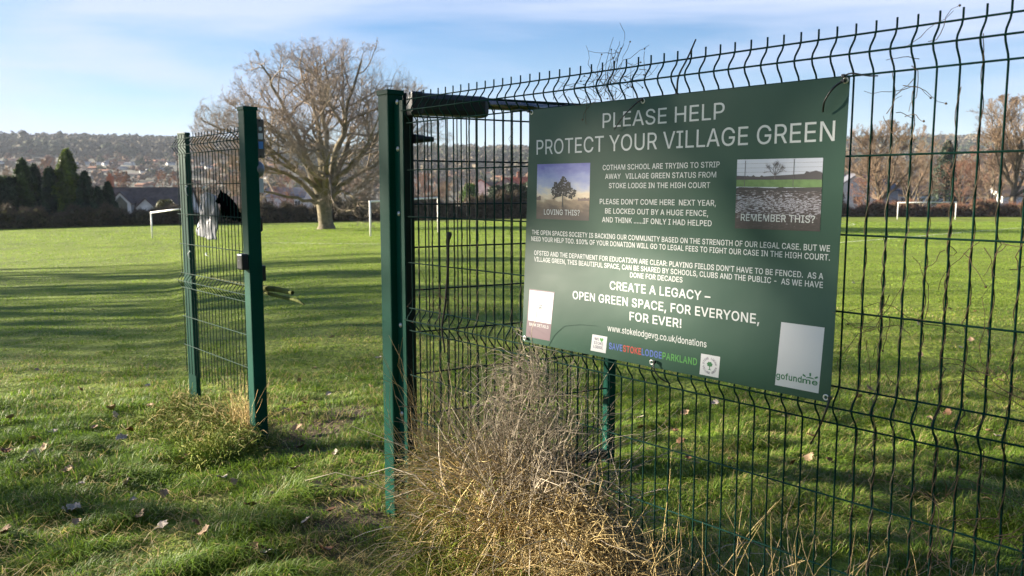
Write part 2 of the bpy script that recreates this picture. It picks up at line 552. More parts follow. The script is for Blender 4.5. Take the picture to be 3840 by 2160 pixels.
# --- front gate post
def u_at(px, v):
    return fuz(px, 713, v)[0]
PV = -0.006
PS = 0.080
uc = u_at(1459.7, PV - PS / 2) - PS / 2
ptop = zpix(352, fw(uc, PV)[1])
def posts():
    b = fw(uc, PV)
    g = float(gz(b[0], b[1])) - 0.25
    root = empty('gate_post', (b[0], b[1], g), TH)
    props(root, 'tall green square gate post on the banner side with a bolted clamping bar', 'gate post')
    H = ptop - g
    bm = bmesh.new()
    post_body(bm, PS, H)
    bm_obj('body', bm, M['green'], root)
    bm = bmesh.new()
    add_box(bm, (0, 0, H + 0.003), (PS + 0.007, PS + 0.007, 0.022), 0.003)
    bm_obj('cap', bm, M['green'], root)
    # clamping bar on the panel side
    bm = bmesh.new()
    add_box(bm, (PS / 2 + 0.034, -PV - 0.012, H / 2 - 0.02), (0.064, 0.006, H - 0.03), 0.001)
    add_box(bm, (PS / 2 + 0.004, -PV - 0.002, H / 2 - 0.02), (0.006, 0.020, H - 0.034), 0.0)
    bm_obj('clamping_bar', bm, M['green'], root)
    for py in (388, 561, 800, 1212, 1539):
        z = zpix(py, b[1]) - g
        bm = bmesh.new()
        bmesh.ops.create_uvsphere(bm, u_segments=12, v_segments=8, radius=0.0085)
        bmesh.ops.scale(bm, vec=(1, 0.55, 1), verts=bm.verts)
        bmesh.ops.translate(bm, vec=(PS / 2 + 0.026, -PV - 0.017, z), verts=bm.verts)
        c = bmesh.ops.create_cone(bm, cap_ends=True, segments=14, radius1=0.011, radius2=0.011, depth=0.002)
        bmesh.ops.rotate(bm, verts=c['verts'], matrix=Matrix.Rotation(rad(90), 3, 'X'))
        bmesh.ops.translate(bm, vec=(PS / 2 + 0.026, -PV - 0.0162, z), verts=c['verts'])
        bm_obj('bolt', bm, M['zinc'], root, True)
    # --- latch post with the entry equipment
    v = 0.0
    ul = u_at(924.6, -PS / 2) - PS / 2
    b = fw(ul, v)
    g = float(gz(b[0], b[1])) - 0.25
    zt = zpix(410, b[1])
    root = empty('gate_post', (b[0], b[1], g), TH)
    props(root, 'green square gate post with lock plate, keypad and dome lamp, across the gateway', 'gate post')
    H = zt - g
    bm = bmesh.new()
    post_body(bm, PS, H)
    bm_obj('body', bm, M['green'], root)
    bm = bmesh.new()
    add_box(bm, (0, 0, H + 0.003), (PS + 0.007, PS + 0.007, 0.022), 0.003)
    bm_obj('cap', bm, M['green'], root)
    def zz(cy, oy=350, s=2.07):
        return zpix(oy + cy / s, b[1]) - g
    z0, z1 = zz(500), zz(195)
    pl = box('lock_plate', (0.0, PS / 2 + 0.026, (z0 + z1) / 2), (0.022, 0.052, z1 - z0), M['steel'], root, 0.003)
    fx = 0.0125
    bm = bmesh.new()
    c = bmesh.ops.create_cone(bm, cap_ends=True, segments=18, radius1=0.012, radius2=0.010, depth=0.004)
    bmesh.ops.rotate(bm, verts=bm.verts, matrix=Matrix.Rotation(rad(90), 3, 'Y'))
    bmesh.ops.translate(bm, vec=(fx, PS / 2 + 0.028, zz(272)), verts=bm.verts)
    bm_obj('button', bm, M['white'], pl)
    box('label_plate', (fx, PS / 2 + 0.028, zz(330)), (0.003, 0.028, zz(305) - zz(352)), M['white'], pl, 0.0005)
    box('label_plate', (fx, PS / 2 + 0.028, zz(400)), (0.003, 0.028, zz(372) - zz(428)), M['blue'], pl, 0.0005)
    for cy in (208, 485):
        bm = bmesh.new()
        bmesh.ops.create_cone(bm, cap_ends=True, segments=10, radius1=0.005, radius2=0.004, depth=0.005)
        bmesh.ops.rotate(bm, verts=bm.verts, matrix=Matrix.Rotation(rad(90), 3, 'Y'))
        bmesh.ops.translate(bm, vec=(fx, PS / 2 + 0.026, zz(cy)), verts=bm.verts)
        bm_obj('screw', bm, M['black'], pl)
    bm = bmesh.new()
    bmesh.ops.create_uvsphere(bm, u_segments=24, v_segments=14, radius=0.048)
    bmesh.ops.scale(bm, vec=(1, 0.8, 1.0), verts=bm.verts)
    bmesh.ops.translate(bm, vec=(0.0, PS / 2 + 0.008, zz(588)), verts=bm.verts)
    bm_obj('dome_lamp', bm, M['grey'], root, True)
    box('notice_plate', (0.002, PS / 2 + 0.02, (zz(660) + zz(770)) / 2), (0.008, 0.040, zz(660) - zz(770)), M['white'], root, 0.001)
    bm = bmesh.new()
    z0, z1 = zz(1085), zz(955)
    add_box(bm, (0, PS / 2 + 0.020, (z0 + z1) / 2), (0.02, 0.010, z1 - z0 - 0.02), 0.004)
    add_box(bm, (0, PS / 2 + 0.010, z0 + 0.014), (0.02, 0.022, 0.014), 0.004)
    add_box(bm, (0, PS / 2 + 0.010, z1 - 0.014), (0.02, 0.022, 0.014), 0.004)
    bm_obj('pull_handle', bm, M['black'], root)
    z1, z0 = zpix(950 + 85 / 1.811, b[1]) - g, zpix(950 + 190 / 1.811, b[1]) - g
    box('lock_case', (0, PS / 2 + 0.013, (z0 + z1) / 2), (0.05, 0.030, z1 - z0), M['black'], root, 0.006)
    z1, z0 = zz(1240), zz(1365)
    kp = box('keypad', (-0.002, -PS / 2 - 0.021, (z0 + z1) / 2), (0.072, 0.044, z1 - z0), M['gunmetal'], root, 0.010)
    box('status_light', (-0.002, -PS / 2 - 0.0435, z0 + 0.055), (0.012, 0.002, 0.006), M['grey'], kp, 0.0)
    # --- far fence post of the short panel
    uf = u_at(697, 0.045)
    b = fw(uf, 0.045)
    g = float(gz(b[0], b[1])) - 0.2
    zt = zpix(503, b[1])
    root = empty('fence_post', (b[0], b[1], g), TH + rad(15))
    props(root, 'green fence post at the far end of the short panel', 'fence post')
    H = zt - g
    bm = bmesh.new()
    add_box(bm, (0, 0, H / 2), (0.086, 0.034, H), 0.004)
    bm_obj('body', bm, M['green'], root)
    bm = bmesh.new()
    add_box(bm, (0, 0, H + 0.002), (0.090, 0.038, 0.016), 0.003)
    bm_obj('cap', bm, M['green'], root)
    # --- post beyond the near end of the banner fence
    b = fw(U0 + 2.58, 0.05)
    g = float(gz(b[0], b[1])) - 0.2
    root = empty('fence_post', (b[0], b[1], g), TH)
    props(root, 'green fence post joining the two panels nearest the viewer', 'fence post')
    bm = bmesh.new()
    post_body(bm, 0.06, ZTOP + 0.12 - g, 0.004)
    bm_obj('body', bm, M['green'], root)
    bm = bmesh.new()
    add_box(bm, (0, 0, ZTOP + 0.122 - g), (0.064, 0.064, 0.016), 0.003)
    bm_obj('cap', bm, M['green'], root)
    return ul, uf
UL, UF = posts()

# short panel on the far side of the gateway, ends behind the latch post
ue = UL - 0.06
ub = fuz(664, 600)[0]
ncl = int(round((ue - ub) / 0.05)) + 1
wire_panel('mesh_fence_panel', ub, ncl, 'short green welded mesh panel between the latch post and the far fence post', dz=fuz(690, 577)[1], bottom=-1.5)

# ------------------------------------------------------------------ the open gate leaf and its closer
def gate():
    hx = at(1527, 713, 3.83)
    ang = math.atan2(0.48, 0.87)
    g = float(gz(0.1, 4.1))
    root = empty('gate_leaf', (hx[0], hx[1], g), ang)
    props(root, 'dark green mesh gate leaf swung open behind the banner fence', 'gate')
    LN = 1.156
    zt = zpix(376, at(1960, 713, 4.12)[1]) - g
    box('hinge_stile', (0, 0, (zt + 0.05) / 2), (0.05, 0.05, zt - 0.05), M['dkgreen'], root, 0.004)
    box('latch_stile', (LN, 0, (zt + 0.05) / 2), (0.05, 0.05, zt - 0.05), M['green'], root, 0.004)
    box('top_rail', (LN / 2, 0, zt - 0.026), (LN - 0.052, 0.048, 0.05), M['dkgreen'], root, 0.004)
    box('bottom_rail', (LN / 2, 0, 0.10), (LN - 0.052, 0.048, 0.05), M['dkgreen'], root, 0.004)
    acc = Acc()
    zr = zpix(602, 3.83) - g
    P, R = [], []
    xs = np.arange(0.055, LN - 0.03, 0.05)
    P = np.zeros((len(xs), 2, 3))
    P[:, :, 0] = xs[:, None]
    P[:, 0, 2] = 0.12
    P[:, 1, 2] = zt - 0.05
    V, F = tubes(P, np.full((len(xs), 2), 0.0030), 7, ref=(1, 0, 0.01))
    acc.add(V, F)
    rows = [zr + 0.2 - 0.2 * k for k in range(9)]
    rows = [r for r in rows if r > 0.14]
    P = np.zeros((len(rows), 2, 3))
    P[:, 0, 0] = 0.025
    P[:, 1, 0] = LN - 0.025
    P[:, :, 1] = -0.006
    P[:, :, 2] = np.array(rows)[:, None]
    V, F = tubes(P, np.full((len(rows), 2), 0.0040), 7, ref=(0, 0, 1))
    acc.add(V, F)
    acc.build('mesh_infill', M['dkgreen'], root)
    # stop stub on the hinge side
    z = zpix(522, 3.85) - g
    bm = bmesh.new()
    c = bmesh.ops.create_cone(bm, cap_ends=True, segments=16, radius1=0.021, radius2=0.017, depth=0.045)
    c2 = bmesh.ops.create_cone(bm, cap_ends=True, segments=16, radius1=0.014, radius2=0.012, depth=0.055)
    bmesh.ops.translate(bm, vec=(0, 0, 0.045), verts=c2['verts'])
    bmesh.ops.rotate(bm, verts=bm.verts, matrix=Matrix.Rotation(rad(90), 3, 'Y'))
    bmesh.ops.translate(bm, vec=(0.045, -0.035, z), verts=bm.verts)
    bm_obj('stop_stub', bm, M['black'], root, False)
    # closer: housing on the post, rod to the leaf
    cl = empty('gate_closer', (hx[0], hx[1], g), ang)
    props(cl, 'black hydraulic gate closer with a polished rod, fixed at the top of the gate post', 'gate closer')
    za = zpix(392, 3.86) - g
    y0 = -0.055
    pts = [(-0.02, y0, za), (0.0, y0, za), (0.35, y0, za - 0.004), (0.36, y0, za - 0.004)]
    bm = bmesh.new()
    add_box(bm, (0.185, y0, za - 0.004), (0.40, 0.075, 0.100), 0.026)
    add_box(bm, (0.02, y0, za - 0.004), (0.06, 0.079, 0.106), 0.012)
    bm_obj('housing', bm, M['gunmetal'], cl)
    polyline_tube('piston_rod', [(0.37, y0, za + 0.012), (0.84, y0 + 0.012, za + 0.010)], 0.0185, M['chrome'], cl, 18)
    bm = bmesh.new()
    add_box(bm, (0.865, y0 + 0.016, za + 0.010), (0.07, 0.05, 0.050), 0.008)
    bm_obj('end_bracket', bm, M['black'], cl)
gate()

# ------------------------------------------------------------------ the banner
GLYPHS = {}
for line_ in r"""A189|84,146 90,165 94,179 98,165 104,146 113,119 127,78 61,78 75,119|182,0 109,200 79,200 6,0 33,0 53,56 135,56 155,0
B179|148,15 157,26 163,39 164,54 163,68 158,80 151,89 143,97 133,101 124,103 124,105 132,108 140,112 147,118 152,126 155,135 157,147 155,161 150,174 141,185 129,193 114,198 95,200 24,200 24,0 97,0 118,2 135,7|140,54 137,41 130,31 116,25 96,22 49,22 49,91 98,91 110,89 120,86 128,80 135,72 138,63|123,169 130,159 132,146 131,137 127,128 121,122 113,116 104,113 94,112 49,112 49,178 94,178 111,175
C201|72,170 88,177 105,179 115,179 124,177 133,173 140,168 147,162 153,155 158,147 161,137 186,137 182,152 176,164 168,176 158,185 147,193 134,198 120,202 105,203 81,200 59,190 41,175 27,155 19,129 16,100 19,70 27,45 41,25 59,10 81,0 105,-3 120,-2 134,2 147,7 158,15 168,24 176,36 182,49 186,63 161,63 158,53 153,45 147,38 140,32 133,27 115,21 105,21 88,23 72,30 59,41 49,57 43,76 41,100 43,123 49,143 59,159
D197|155,78 149,59 139,43 125,32 107,25 84,22 49,22 49,178 87,178 108,175 126,168 139,157 149,142 155,123 157,100|157,174 139,188 116,197 89,200 24,200 24,0 86,0 114,3 138,12 157,27 170,47 179,71 181,100 179,129 170,154
E165|148,0 148,22 49,22 49,90 140,90 140,112 49,112 49,178 146,178 146,200 24,200 24,0
F161|49,0 49,87 136,87 136,109 49,109 49,178 145,178 145,200 24,200 24,0
G205|72,170 87,177 104,179 115,178 124,176 132,173 140,168 147,162 152,155 157,146 160,137 186,137 183,151 177,164 168,175 159,184 147,192 134,198 119,202 104,203 80,200 59,190 41,175 27,155 19,129 16,100 19,71 27,45 41,25 59,10 81,0 106,-3 128,0 148,7 165,19 177,36 185,56 188,79 188,101 111,101 111,78 163,78 161,63 156,48 147,37 136,28 122,23 106,21 88,23 72,30 59,41 49,57 43,76 41,100 43,123 49,143 59,159
H203|49,0 49,91 154,91 154,0 180,0 180,200 154,200 154,114 49,114 49,200 24,200 24,0
I118|46,22 12,22 12,0 106,0 106,22 72,22 72,178 106,178 106,200 12,200 12,178 46,178
J156|97,1 116,13 128,32 132,57 132,200 107,200 107,57 104,41 97,29 87,22 73,20 59,22 48,29 41,41 38,57 38,68 13,68 13,57 17,32 30,13 49,1 73,-3
K183|143,200 83,135 55,103 49,95 49,200 24,200 24,0 49,0 49,65 78,96 146,0 176,0 96,113 176,200
L154|142,0 142,22 49,22 49,200 24,200 24,0
M247|137,68 134,62 130,48 127,40 124,28 122,33 120,41 118,48 115,56 113,62 111,69 109,74 60,200 24,200 24,0 48,0 48,146 47,155 47,170 51,160 57,142 63,126 67,114 112,0 134,0 179,114 181,120 187,134 189,143 193,152 199,170 199,145 198,137 198,0 223,0 223,200 187,200 139,74
N206|158,32 152,42 147,51 143,59 138,66 135,72 54,200 24,200 24,0 49,0 49,139 48,151 47,164 47,169 51,162 58,150 64,139 70,130 75,122 79,114 152,0 182,0 182,200 157,200 157,53 158,43
O210|182,45 191,70 194,100 191,129 182,155 169,175 151,190 129,200 105,203 81,200 59,190 41,175 27,155 19,129 16,100 19,70 27,45 41,25 59,10 81,0 105,-3 129,0 151,10 169,25|59,41 49,57 43,76 41,100 43,124 49,143 59,159 72,170 88,177 105,179 122,177 137,170 150,159 161,143 167,124 169,100 167,76 161,57 150,41 137,30 122,23 105,21 88,23 72,30
P175|105,176 117,172 125,166 131,158 134,148 135,137 134,125 131,115 125,107 117,101 106,97 91,95 49,95 49,178 91,178|144,182 131,192 114,198 92,200 24,200 24,0 49,0 49,73 92,73 114,75 131,81 144,91 153,104 159,120 161,137 159,154 153,169
Q210|19,70 27,45 41,25 59,10 81,0 105,-3 129,0 140,5 158,-19 184,-19 158,16 169,25 182,45 191,70 194,100 191,129 182,155 169,175 151,190 129,200 105,203 81,200 59,190 41,175 27,155 19,129 16,100|122,177 137,170 150,159 161,143 167,124 169,100 167,76 161,57 150,41 143,35 123,63 96,63 125,24 122,23 105,21 88,23 72,30 59,41 49,57 43,76 41,100 43,124 49,143 59,159 72,170 88,177 105,179
R177|106,176 117,173 125,167 131,159 135,150 136,138 135,127 131,118 125,111 117,105 106,101 92,100 49,100 49,178 92,178|144,183 131,192 114,198 93,200 24,200 24,0 49,0 49,78 96,78 139,0 168,0 123,83 131,85 144,95 153,107 159,121 161,138 159,155 153,170
S176|68,-2 88,-3 109,-2 127,4 141,13 152,25 158,39 161,54 159,67 155,78 149,86 141,93 132,99 122,104 104,110 83,115 67,121 58,125 51,131 47,138 45,148 47,157 51,164 57,171 66,176 76,179 88,180 105,178 119,172 128,162 133,149 158,149 155,163 148,176 138,187 124,196 108,201 89,203 71,201 54,196 40,187 29,176 23,162 20,146 24,128 34,114 50,102 72,94 96,87 107,84 116,80 124,76 131,70 135,63 136,55 134,45 130,36 122,29 112,24 101,20 88,19 76,20 65,23 56,28 49,34 43,43 41,54 15,54 18,38 25,24 36,12 50,4
T176|76,178 76,0 101,0 101,178 164,178 164,200 12,200 12,178
U203|170,31 177,49 180,68 180,200 154,200 154,70 153,56 148,44 140,34 130,27 117,22 102,20 87,22 74,27 63,34 55,44 50,56 49,70 49,200 24,200 24,68 26,49 33,31 45,17 61,6 80,-1 102,-3 124,-1 143,6 158,17
V189|91,35 85,54 76,81 33,200 6,200 80,0 109,0 182,200 155,200 114,81 105,54 99,35 95,21
W270|32,200 6,200 61,0 91,0 125,127 129,141 132,155 135,170 135,169 138,154 141,140 145,127 179,0 208,0 263,200 237,200 206,77 203,67 201,57 198,47 196,37 194,26 194,24 193,26 191,37 187,57 181,77 149,200 120,200 88,77 86,67 83,57 79,37 76,26 73,37 67,67 64,77
X186|117,157 112,149 107,142 103,136 95,122 94,120 88,129 84,136 80,142 76,149 70,157 41,200 12,200 78,103 7,0 36,0 71,51 77,59 89,77 92,84 93,86 95,83 98,77 106,65 110,58 115,51 150,0 179,0 109,103 175,200 147,200
Y186|105,0 105,82 179,200 150,200 110,135 104,125 99,115 93,104 87,115 82,125 76,135 36,200 6,200 80,82 80,0
Z172|45,22 53,32 60,41 66,51 156,181 156,200 16,200 16,178 127,178 120,169 108,151 16,18 16,0 157,0 157,22
a153|97,70 102,72 106,73 108,75 108,54 107,45 104,37 98,29 90,23 79,19 67,18 58,19 51,21 45,24 40,28 37,34 36,41 37,49 41,55 46,59 53,62 61,65 69,66 73,67 79,67|60,85 49,83 39,80 30,76 23,70 17,63 13,54 12,42 14,29 19,18 27,8 37,2 49,-2 63,-3 75,-2 85,0 93,5 99,10 104,15 107,20 109,20 109,0 132,0 132,99 131,114 127,126 120,135 112,142 103,146 94,149 85,151 76,151 64,150 52,148 41,143 31,136 22,127 16,114 39,108 42,113 46,118 52,123 59,127 67,129 77,130 86,129 94,127 100,122 105,117 107,109 108,101 108,100 107,95 104,92 99,90 92,89 82,88 70,86
b167|54,12 60,7 68,1 78,-2 90,-3 108,-1 123,6 136,18 145,33 151,52 153,74 151,96 145,115 136,130 123,142 108,149 90,151 77,150 67,147 60,142 54,136 50,130 46,126 45,126 45,200 21,200 21,0 44,0 44,23 46,23 50,18|110,122 118,114 124,103 128,89 129,74 128,59 124,46 118,34 110,26 99,20 87,18 74,20 64,26 55,34 49,45 46,59 44,74 46,90 49,103 55,114 63,123 74,128 87,130 99,128
c156|57,122 68,128 81,130 89,129 95,128 101,125 106,122 111,118 114,114 117,109 119,103 142,109 139,118 134,127 127,134 120,140 112,145 102,148 92,150 81,151 62,149 46,141 32,130 22,114 16,96 13,74 16,52 22,33 32,18 46,6 62,-1 81,-3 92,-2 102,0 112,3 120,8 128,15 134,22 139,31 143,40 120,46 118,40 115,35 111,30 106,26 101,23 95,20 89,19 81,18 68,20 57,26 49,35 43,46 39,59 38,74 39,88 43,102 49,113
d167|21,33 31,18 44,6 59,-1 77,-3 89,-2 99,1 107,7 113,12 117,18 121,23 123,23 123,0 146,0 146,200 122,200 122,126 120,126 117,130 113,136 107,142 99,147 90,150 77,151 59,149 44,142 31,130 22,115 15,96 13,74 15,52|104,123 112,114 118,103 121,90 123,74 121,59 118,45 112,34 103,26 93,20 80,18 68,20 57,26 49,34 43,46 39,59 38,74 39,89 43,103 49,114 57,122 67,128 80,130 93,128
e159|81,151 62,149 45,141 32,129 22,114 16,95 13,73 16,52 22,33 32,18 46,6 63,-1 83,-3 98,-2 111,2 122,8 132,15 139,25 143,36 120,41 117,34 112,29 106,24 100,21 92,19 83,18 71,20 59,24 50,32 43,42 39,55 38,67 146,67 146,76 145,95 140,111 134,124 126,134 116,142 104,147 93,150|93,128 103,123 111,116 117,106 121,93 121,87 38,87 39,95 43,106 49,116 58,123 68,128 81,130
f100|32,149 3,149 3,129 32,129 32,0 56,0 56,129 90,129 90,149 56,149 56,165 57,174 61,181 67,185 77,186 84,186 87,185 89,184 95,205 92,206 87,207 81,208 74,208 63,207 53,204 44,199 38,191 33,181 32,170
g167|118,48 112,37 104,30 93,25 81,23 68,25 57,30 49,38 43,48 39,61 38,76 39,90 43,103 49,114 57,122 68,128 81,130 93,128 104,123 112,115 118,104 122,91 123,76 122,60|43,-21 40,-16 20,-27 25,-36 32,-43 41,-50 53,-55 66,-58 81,-59 99,-58 114,-53 127,-46 138,-35 144,-21 146,-3 146,149 123,149 123,125 121,125 118,130 113,136 107,142 100,147 90,150 77,151 60,149 44,142 31,130 22,115 15,97 13,75 15,54 22,35 31,21 44,10 60,4 77,2 89,3 99,6 107,11 113,16 117,22 120,27 122,27 122,-2 120,-18 111,-30 98,-36 81,-38 70,-37 61,-35 53,-31
h161|63,125 72,128 83,129 97,127 107,120 114,108 116,92 116,0 140,0 140,94 139,112 134,126 126,137 116,145 104,150 89,151 74,149 60,142 49,131 45,123 45,200 21,200 21,0 45,0 45,89 46,101 50,111 56,119
i66|17,184 21,179 27,175 33,174 39,175 45,179 48,184 50,190 48,196 45,201 39,205 33,206 27,205 21,201 17,196 16,190|21,0 45,0 45,149 21,149
k150|112,149 47,83 45,83 45,200 21,200 21,0 45,0 45,56 61,70 116,0 146,0 79,85 142,149
l74|51,21 47,24 45,30 45,200 21,200 21,33 23,19 29,8 40,1 55,-1 59,-1 64,0 68,0 71,1 67,21 63,21 61,20 57,20
m240|86,152 77,151 68,148 59,143 52,136 46,127 44,122 44,149 21,149 21,0 45,0 45,94 46,105 49,114 55,121 62,126 70,129 78,130 90,128 99,122 106,113 108,102 108,0 132,0 132,97 133,106 136,114 141,121 147,126 155,129 165,130 176,128 186,123 193,114 195,100 195,0 219,0 219,100 217,116 213,129 205,139 195,146 184,150 172,152 160,151 150,147 140,142 133,135 127,126 125,120 121,130 113,142 101,149
n161|63,125 72,128 83,129 97,127 107,120 114,108 116,92 116,0 140,0 140,94 139,112 134,126 126,137 116,145 104,150 89,151 74,149 60,142 49,131 44,121 44,149 21,149 21,0 45,0 45,89 46,101 50,111 56,119
o163|141,33 148,52 150,74 148,96 141,114 131,130 117,141 101,149 81,151 62,149 46,141 32,130 22,114 16,96 13,74 16,52 22,33 32,18 46,6 62,-1 81,-3 101,-1 117,6 131,18|49,35 43,46 39,59 38,74 39,88 43,102 49,113 57,122 68,128 81,130 95,128 106,122 115,113 121,101 124,88 126,74 124,59 121,46 115,35 106,26 95,20 81,18 68,20 57,26
r102|45,0 45,93 46,103 49,111 55,118 63,124 71,127 81,128 90,128 94,127 96,127 96,151 84,151 71,150 60,144 51,136 45,126 44,126 44,149 21,149 21,0
s143|72,-3 88,-2 102,3 114,9 123,19 128,29 130,42 128,56 120,67 108,76 90,82 68,88 56,91 49,96 44,101 43,109 45,118 51,125 61,129 74,131 86,129 95,124 102,117 105,109 127,114 123,124 118,133 110,141 100,146 88,150 74,151 59,150 45,146 34,139 26,130 20,120 18,108 21,93 28,82 41,73 59,67 83,61 93,58 100,53 104,48 105,40 103,32 96,24 85,20 71,18 59,19 49,24 41,31 37,42 14,37 18,25 24,15 33,7 44,1 57,-2
t89|67,20 59,21 53,24 51,30 50,38 50,129 80,129 80,149 50,149 50,185 26,185 26,149 3,149 3,129 26,129 26,37 28,20 36,8 49,1 66,-2 71,-1 75,-1 80,0 84,1 79,21 76,21 73,20
u161|45,4 58,0 72,-2 87,0 101,7 112,18 117,28 117,0 140,0 140,149 116,149 116,60 115,48 111,38 106,30 98,24 89,21 79,20 65,22 54,29 47,41 45,57 45,149 21,149 21,55 22,37 27,23 35,12
v153|88,61 84,48 80,34 76,23 73,34 70,48 65,61 33,149 7,149 64,0 89,0 146,149 120,149
w223|67,26 65,36 60,54 56,70 52,84 34,149 9,149 54,0 78,0 97,68 103,88 112,121 114,110 120,88 123,78 125,68 145,0 169,0 214,149 189,149 170,84 166,69 162,53 158,36 156,26 154,36 150,53 146,69 142,84 124,149 99,149 81,84 77,69 73,53
0178|151,45 157,70 159,100 157,130 151,155 141,176 127,190 110,200 89,203 69,200 51,190 37,176 27,155 21,130 19,100 21,70 27,45 37,24 51,9 68,0 89,-3 110,0 127,9 141,24|55,41 48,57 44,76 43,100 44,124 48,143 55,159 64,171 75,178 89,181 103,178 114,171 123,159 130,143 134,124 135,100 134,76 130,57 123,41 114,29 103,22 89,19 75,22 64,29
1178|154,0 154,21 108,21 108,200 78,200 34,168 34,141 82,176 83,176 83,21 30,21 30,0
2178|60,24 105,71 120,87 132,102 140,114 146,125 149,135 150,146 148,162 142,175 133,186 120,195 105,201 88,203 71,201 56,195 44,186 34,174 28,159 26,142 50,142 51,153 55,163 60,170 68,176 77,179 88,181 98,180 107,177 115,171 121,165 125,156 126,146 125,137 122,128 117,120 111,111 103,101 92,90 25,19 25,0 153,0 153,22 60,22
3178|146,26 152,40 154,57 152,73 146,87 135,100 121,108 104,113 87,114 146,181 146,200 27,200 27,178 113,178 113,176 62,118 62,97 79,97 95,96 108,92 118,85 124,77 128,67 129,57 128,46 124,37 117,29 108,24 98,21 86,20 75,21 65,23 56,28 50,34 45,42 43,52 17,52 20,36 28,23 38,12 52,4 68,-1 86,-3 105,-1 121,5 135,14
4178|16,41 111,41 111,0 135,0 135,41 162,41 162,64 135,64 135,125 111,125 111,64 43,64 43,65 122,200 97,200 16,62
5178|54,35 50,43 48,51 23,51 26,37 33,24 42,13 55,4 70,-1 87,-3 105,-1 121,6 135,16 145,30 152,46 154,64 153,78 149,91 143,102 136,112 126,120 116,126 103,130 90,131 80,130 70,128 61,124 54,119 53,119 59,178 144,178 144,200 38,200 26,99 50,97 57,102 66,106 76,108 86,109 98,107 108,103 117,96 123,87 127,76 129,64 128,52 123,41 117,32 109,25 98,21 87,20 77,21 68,24 60,29
6178|27,45 33,29 43,16 56,6 71,-1 89,-3 106,-1 122,6 135,16 145,29 151,44 153,62 151,79 145,94 136,107 124,116 109,122 92,123 84,123 77,121 70,117 67,115 127,200 99,200 54,134 40,112 31,94 27,78 25,64|100,103 110,99 117,92 124,84 127,74 129,62 127,50 124,40 117,31 110,25 100,20 89,19 78,20 68,25 60,31 54,40 50,50 49,62 50,74 54,84 60,93 68,99 78,103 89,104
7178|65,0 154,176 154,200 24,200 24,178 127,178 127,176 38,0
8178|62,123 57,130 53,138 52,148 53,157 57,165 62,172 70,177 79,180 89,181 99,180 108,177 115,172 121,165 124,157 126,148 124,138 121,130 115,123 108,118 99,115 89,114 79,115 70,118|112,24 101,20 89,19 76,20 66,24 57,29 51,36 47,45 45,54 47,65 51,74 58,82 67,88 77,91 89,92 101,91 111,88 120,82 127,74 131,65 132,54 131,45 127,36 121,29|70,-1 89,-3 108,-1 125,4 138,13 149,24 155,38 158,53 156,65 152,77 146,87 138,95 129,101 118,104 118,105 131,111 141,121 148,134 150,150 148,164 142,177 133,188 120,196 106,201 89,203 72,201 57,196 45,188 36,177 30,164 28,150 30,134 36,121 47,111 60,105 60,104 49,101 40,95 32,87 26,77 22,65 20,53 23,38 29,24 40,13 53,4
9178|78,97 68,101 60,108 54,116 51,126 49,138 51,150 54,160 60,169 68,175 78,180 89,181 100,180 110,175 118,169 124,160 127,150 129,138 127,126 124,116 118,107 110,101 100,97 89,96|151,155 145,171 135,184 122,194 106,201 89,203 71,201 56,194 43,184 33,172 27,156 25,138 27,121 33,106 42,93 54,84 69,78 86,77 94,77 101,79 107,83 111,86 51,0 79,0 124,66 138,88 147,106 151,122 153,136
.74|55,16 54,23 50,29 44,33 37,34 31,33 25,29 21,23 19,16 21,9 25,3 31,0 37,-2 44,0 50,3 54,9
,74|33,-47 54,28 27,28 15,-47
'81|50,125 53,200 28,200 31,125
!77|22,9 26,3 32,0 39,-2 45,0 51,3 55,9 56,16 55,23 51,29 45,33 39,34 32,33 26,29 22,23 21,16|26,63 50,63 52,200 25,200
?141|42,167 47,174 54,178 62,181 79,181 87,178 93,173 98,167 102,160 103,151 101,140 97,131 90,124 82,117 73,112 66,106 60,99 56,90 53,78 52,63 52,60 76,60 76,62 77,73 78,81 82,87 86,92 92,97 112,112 120,122 126,135 127,150 126,165 120,177 112,188 100,196 86,201 70,203 54,201 40,196 29,189 19,178 13,165 11,149 36,149 38,159|71,33 64,34 57,33 52,29 48,23 46,16 48,9 52,3 57,0 64,-2 71,0 77,3 81,9 82,16 81,23 77,29
:74|55,16 54,23 50,29 44,33 37,34 31,33 25,29 21,23 19,16 21,9 25,3 31,0 37,-2 44,0 50,3 54,9|21,131 19,124 21,117 25,112 31,108 37,106 44,108 50,112 54,117 55,124 54,131 50,137 44,141 37,142 31,141 25,137
-178|45,96 45,74 132,74 132,96
%266|179,29 178,37 178,47 179,56 182,64 188,69 197,71 206,69 212,64 215,56 216,47 216,37 215,29 211,21 206,15 197,14 188,15 182,21|190,200 52,0 75,0 212,200|175,2 185,-2 197,-4 209,-2 218,2 226,8 232,17 235,27 236,37 236,47 235,58 232,68 226,76 219,83 209,87 197,88 185,87 176,83 168,76 162,68 159,58 157,47 157,37 159,27 162,17 168,8|60,131 54,136 51,144 50,152 50,162 51,171 54,179 60,184 69,186 78,184 84,179 87,171 88,162 88,152 87,144 83,136 78,131 69,129|34,132 40,123 47,117 57,113 69,111 81,113 90,117 98,123 104,132 107,142 108,152 108,162 107,173 104,183 98,191 91,198 81,202 69,203 57,202 48,198 40,191 34,183 31,173 29,162 29,152 31,142
/98|70,209 6,-30 28,-30 92,209
–137|0,96 0,74 137,74 137,96
 74|""".split('\n'):
    q_ = line_[1:].split('|')
    GLYPHS[line_[0]] = (int(q_[0]), [[tuple(map(float, p.split(','))) for p in c.split()] for c in q_[1:] if c])

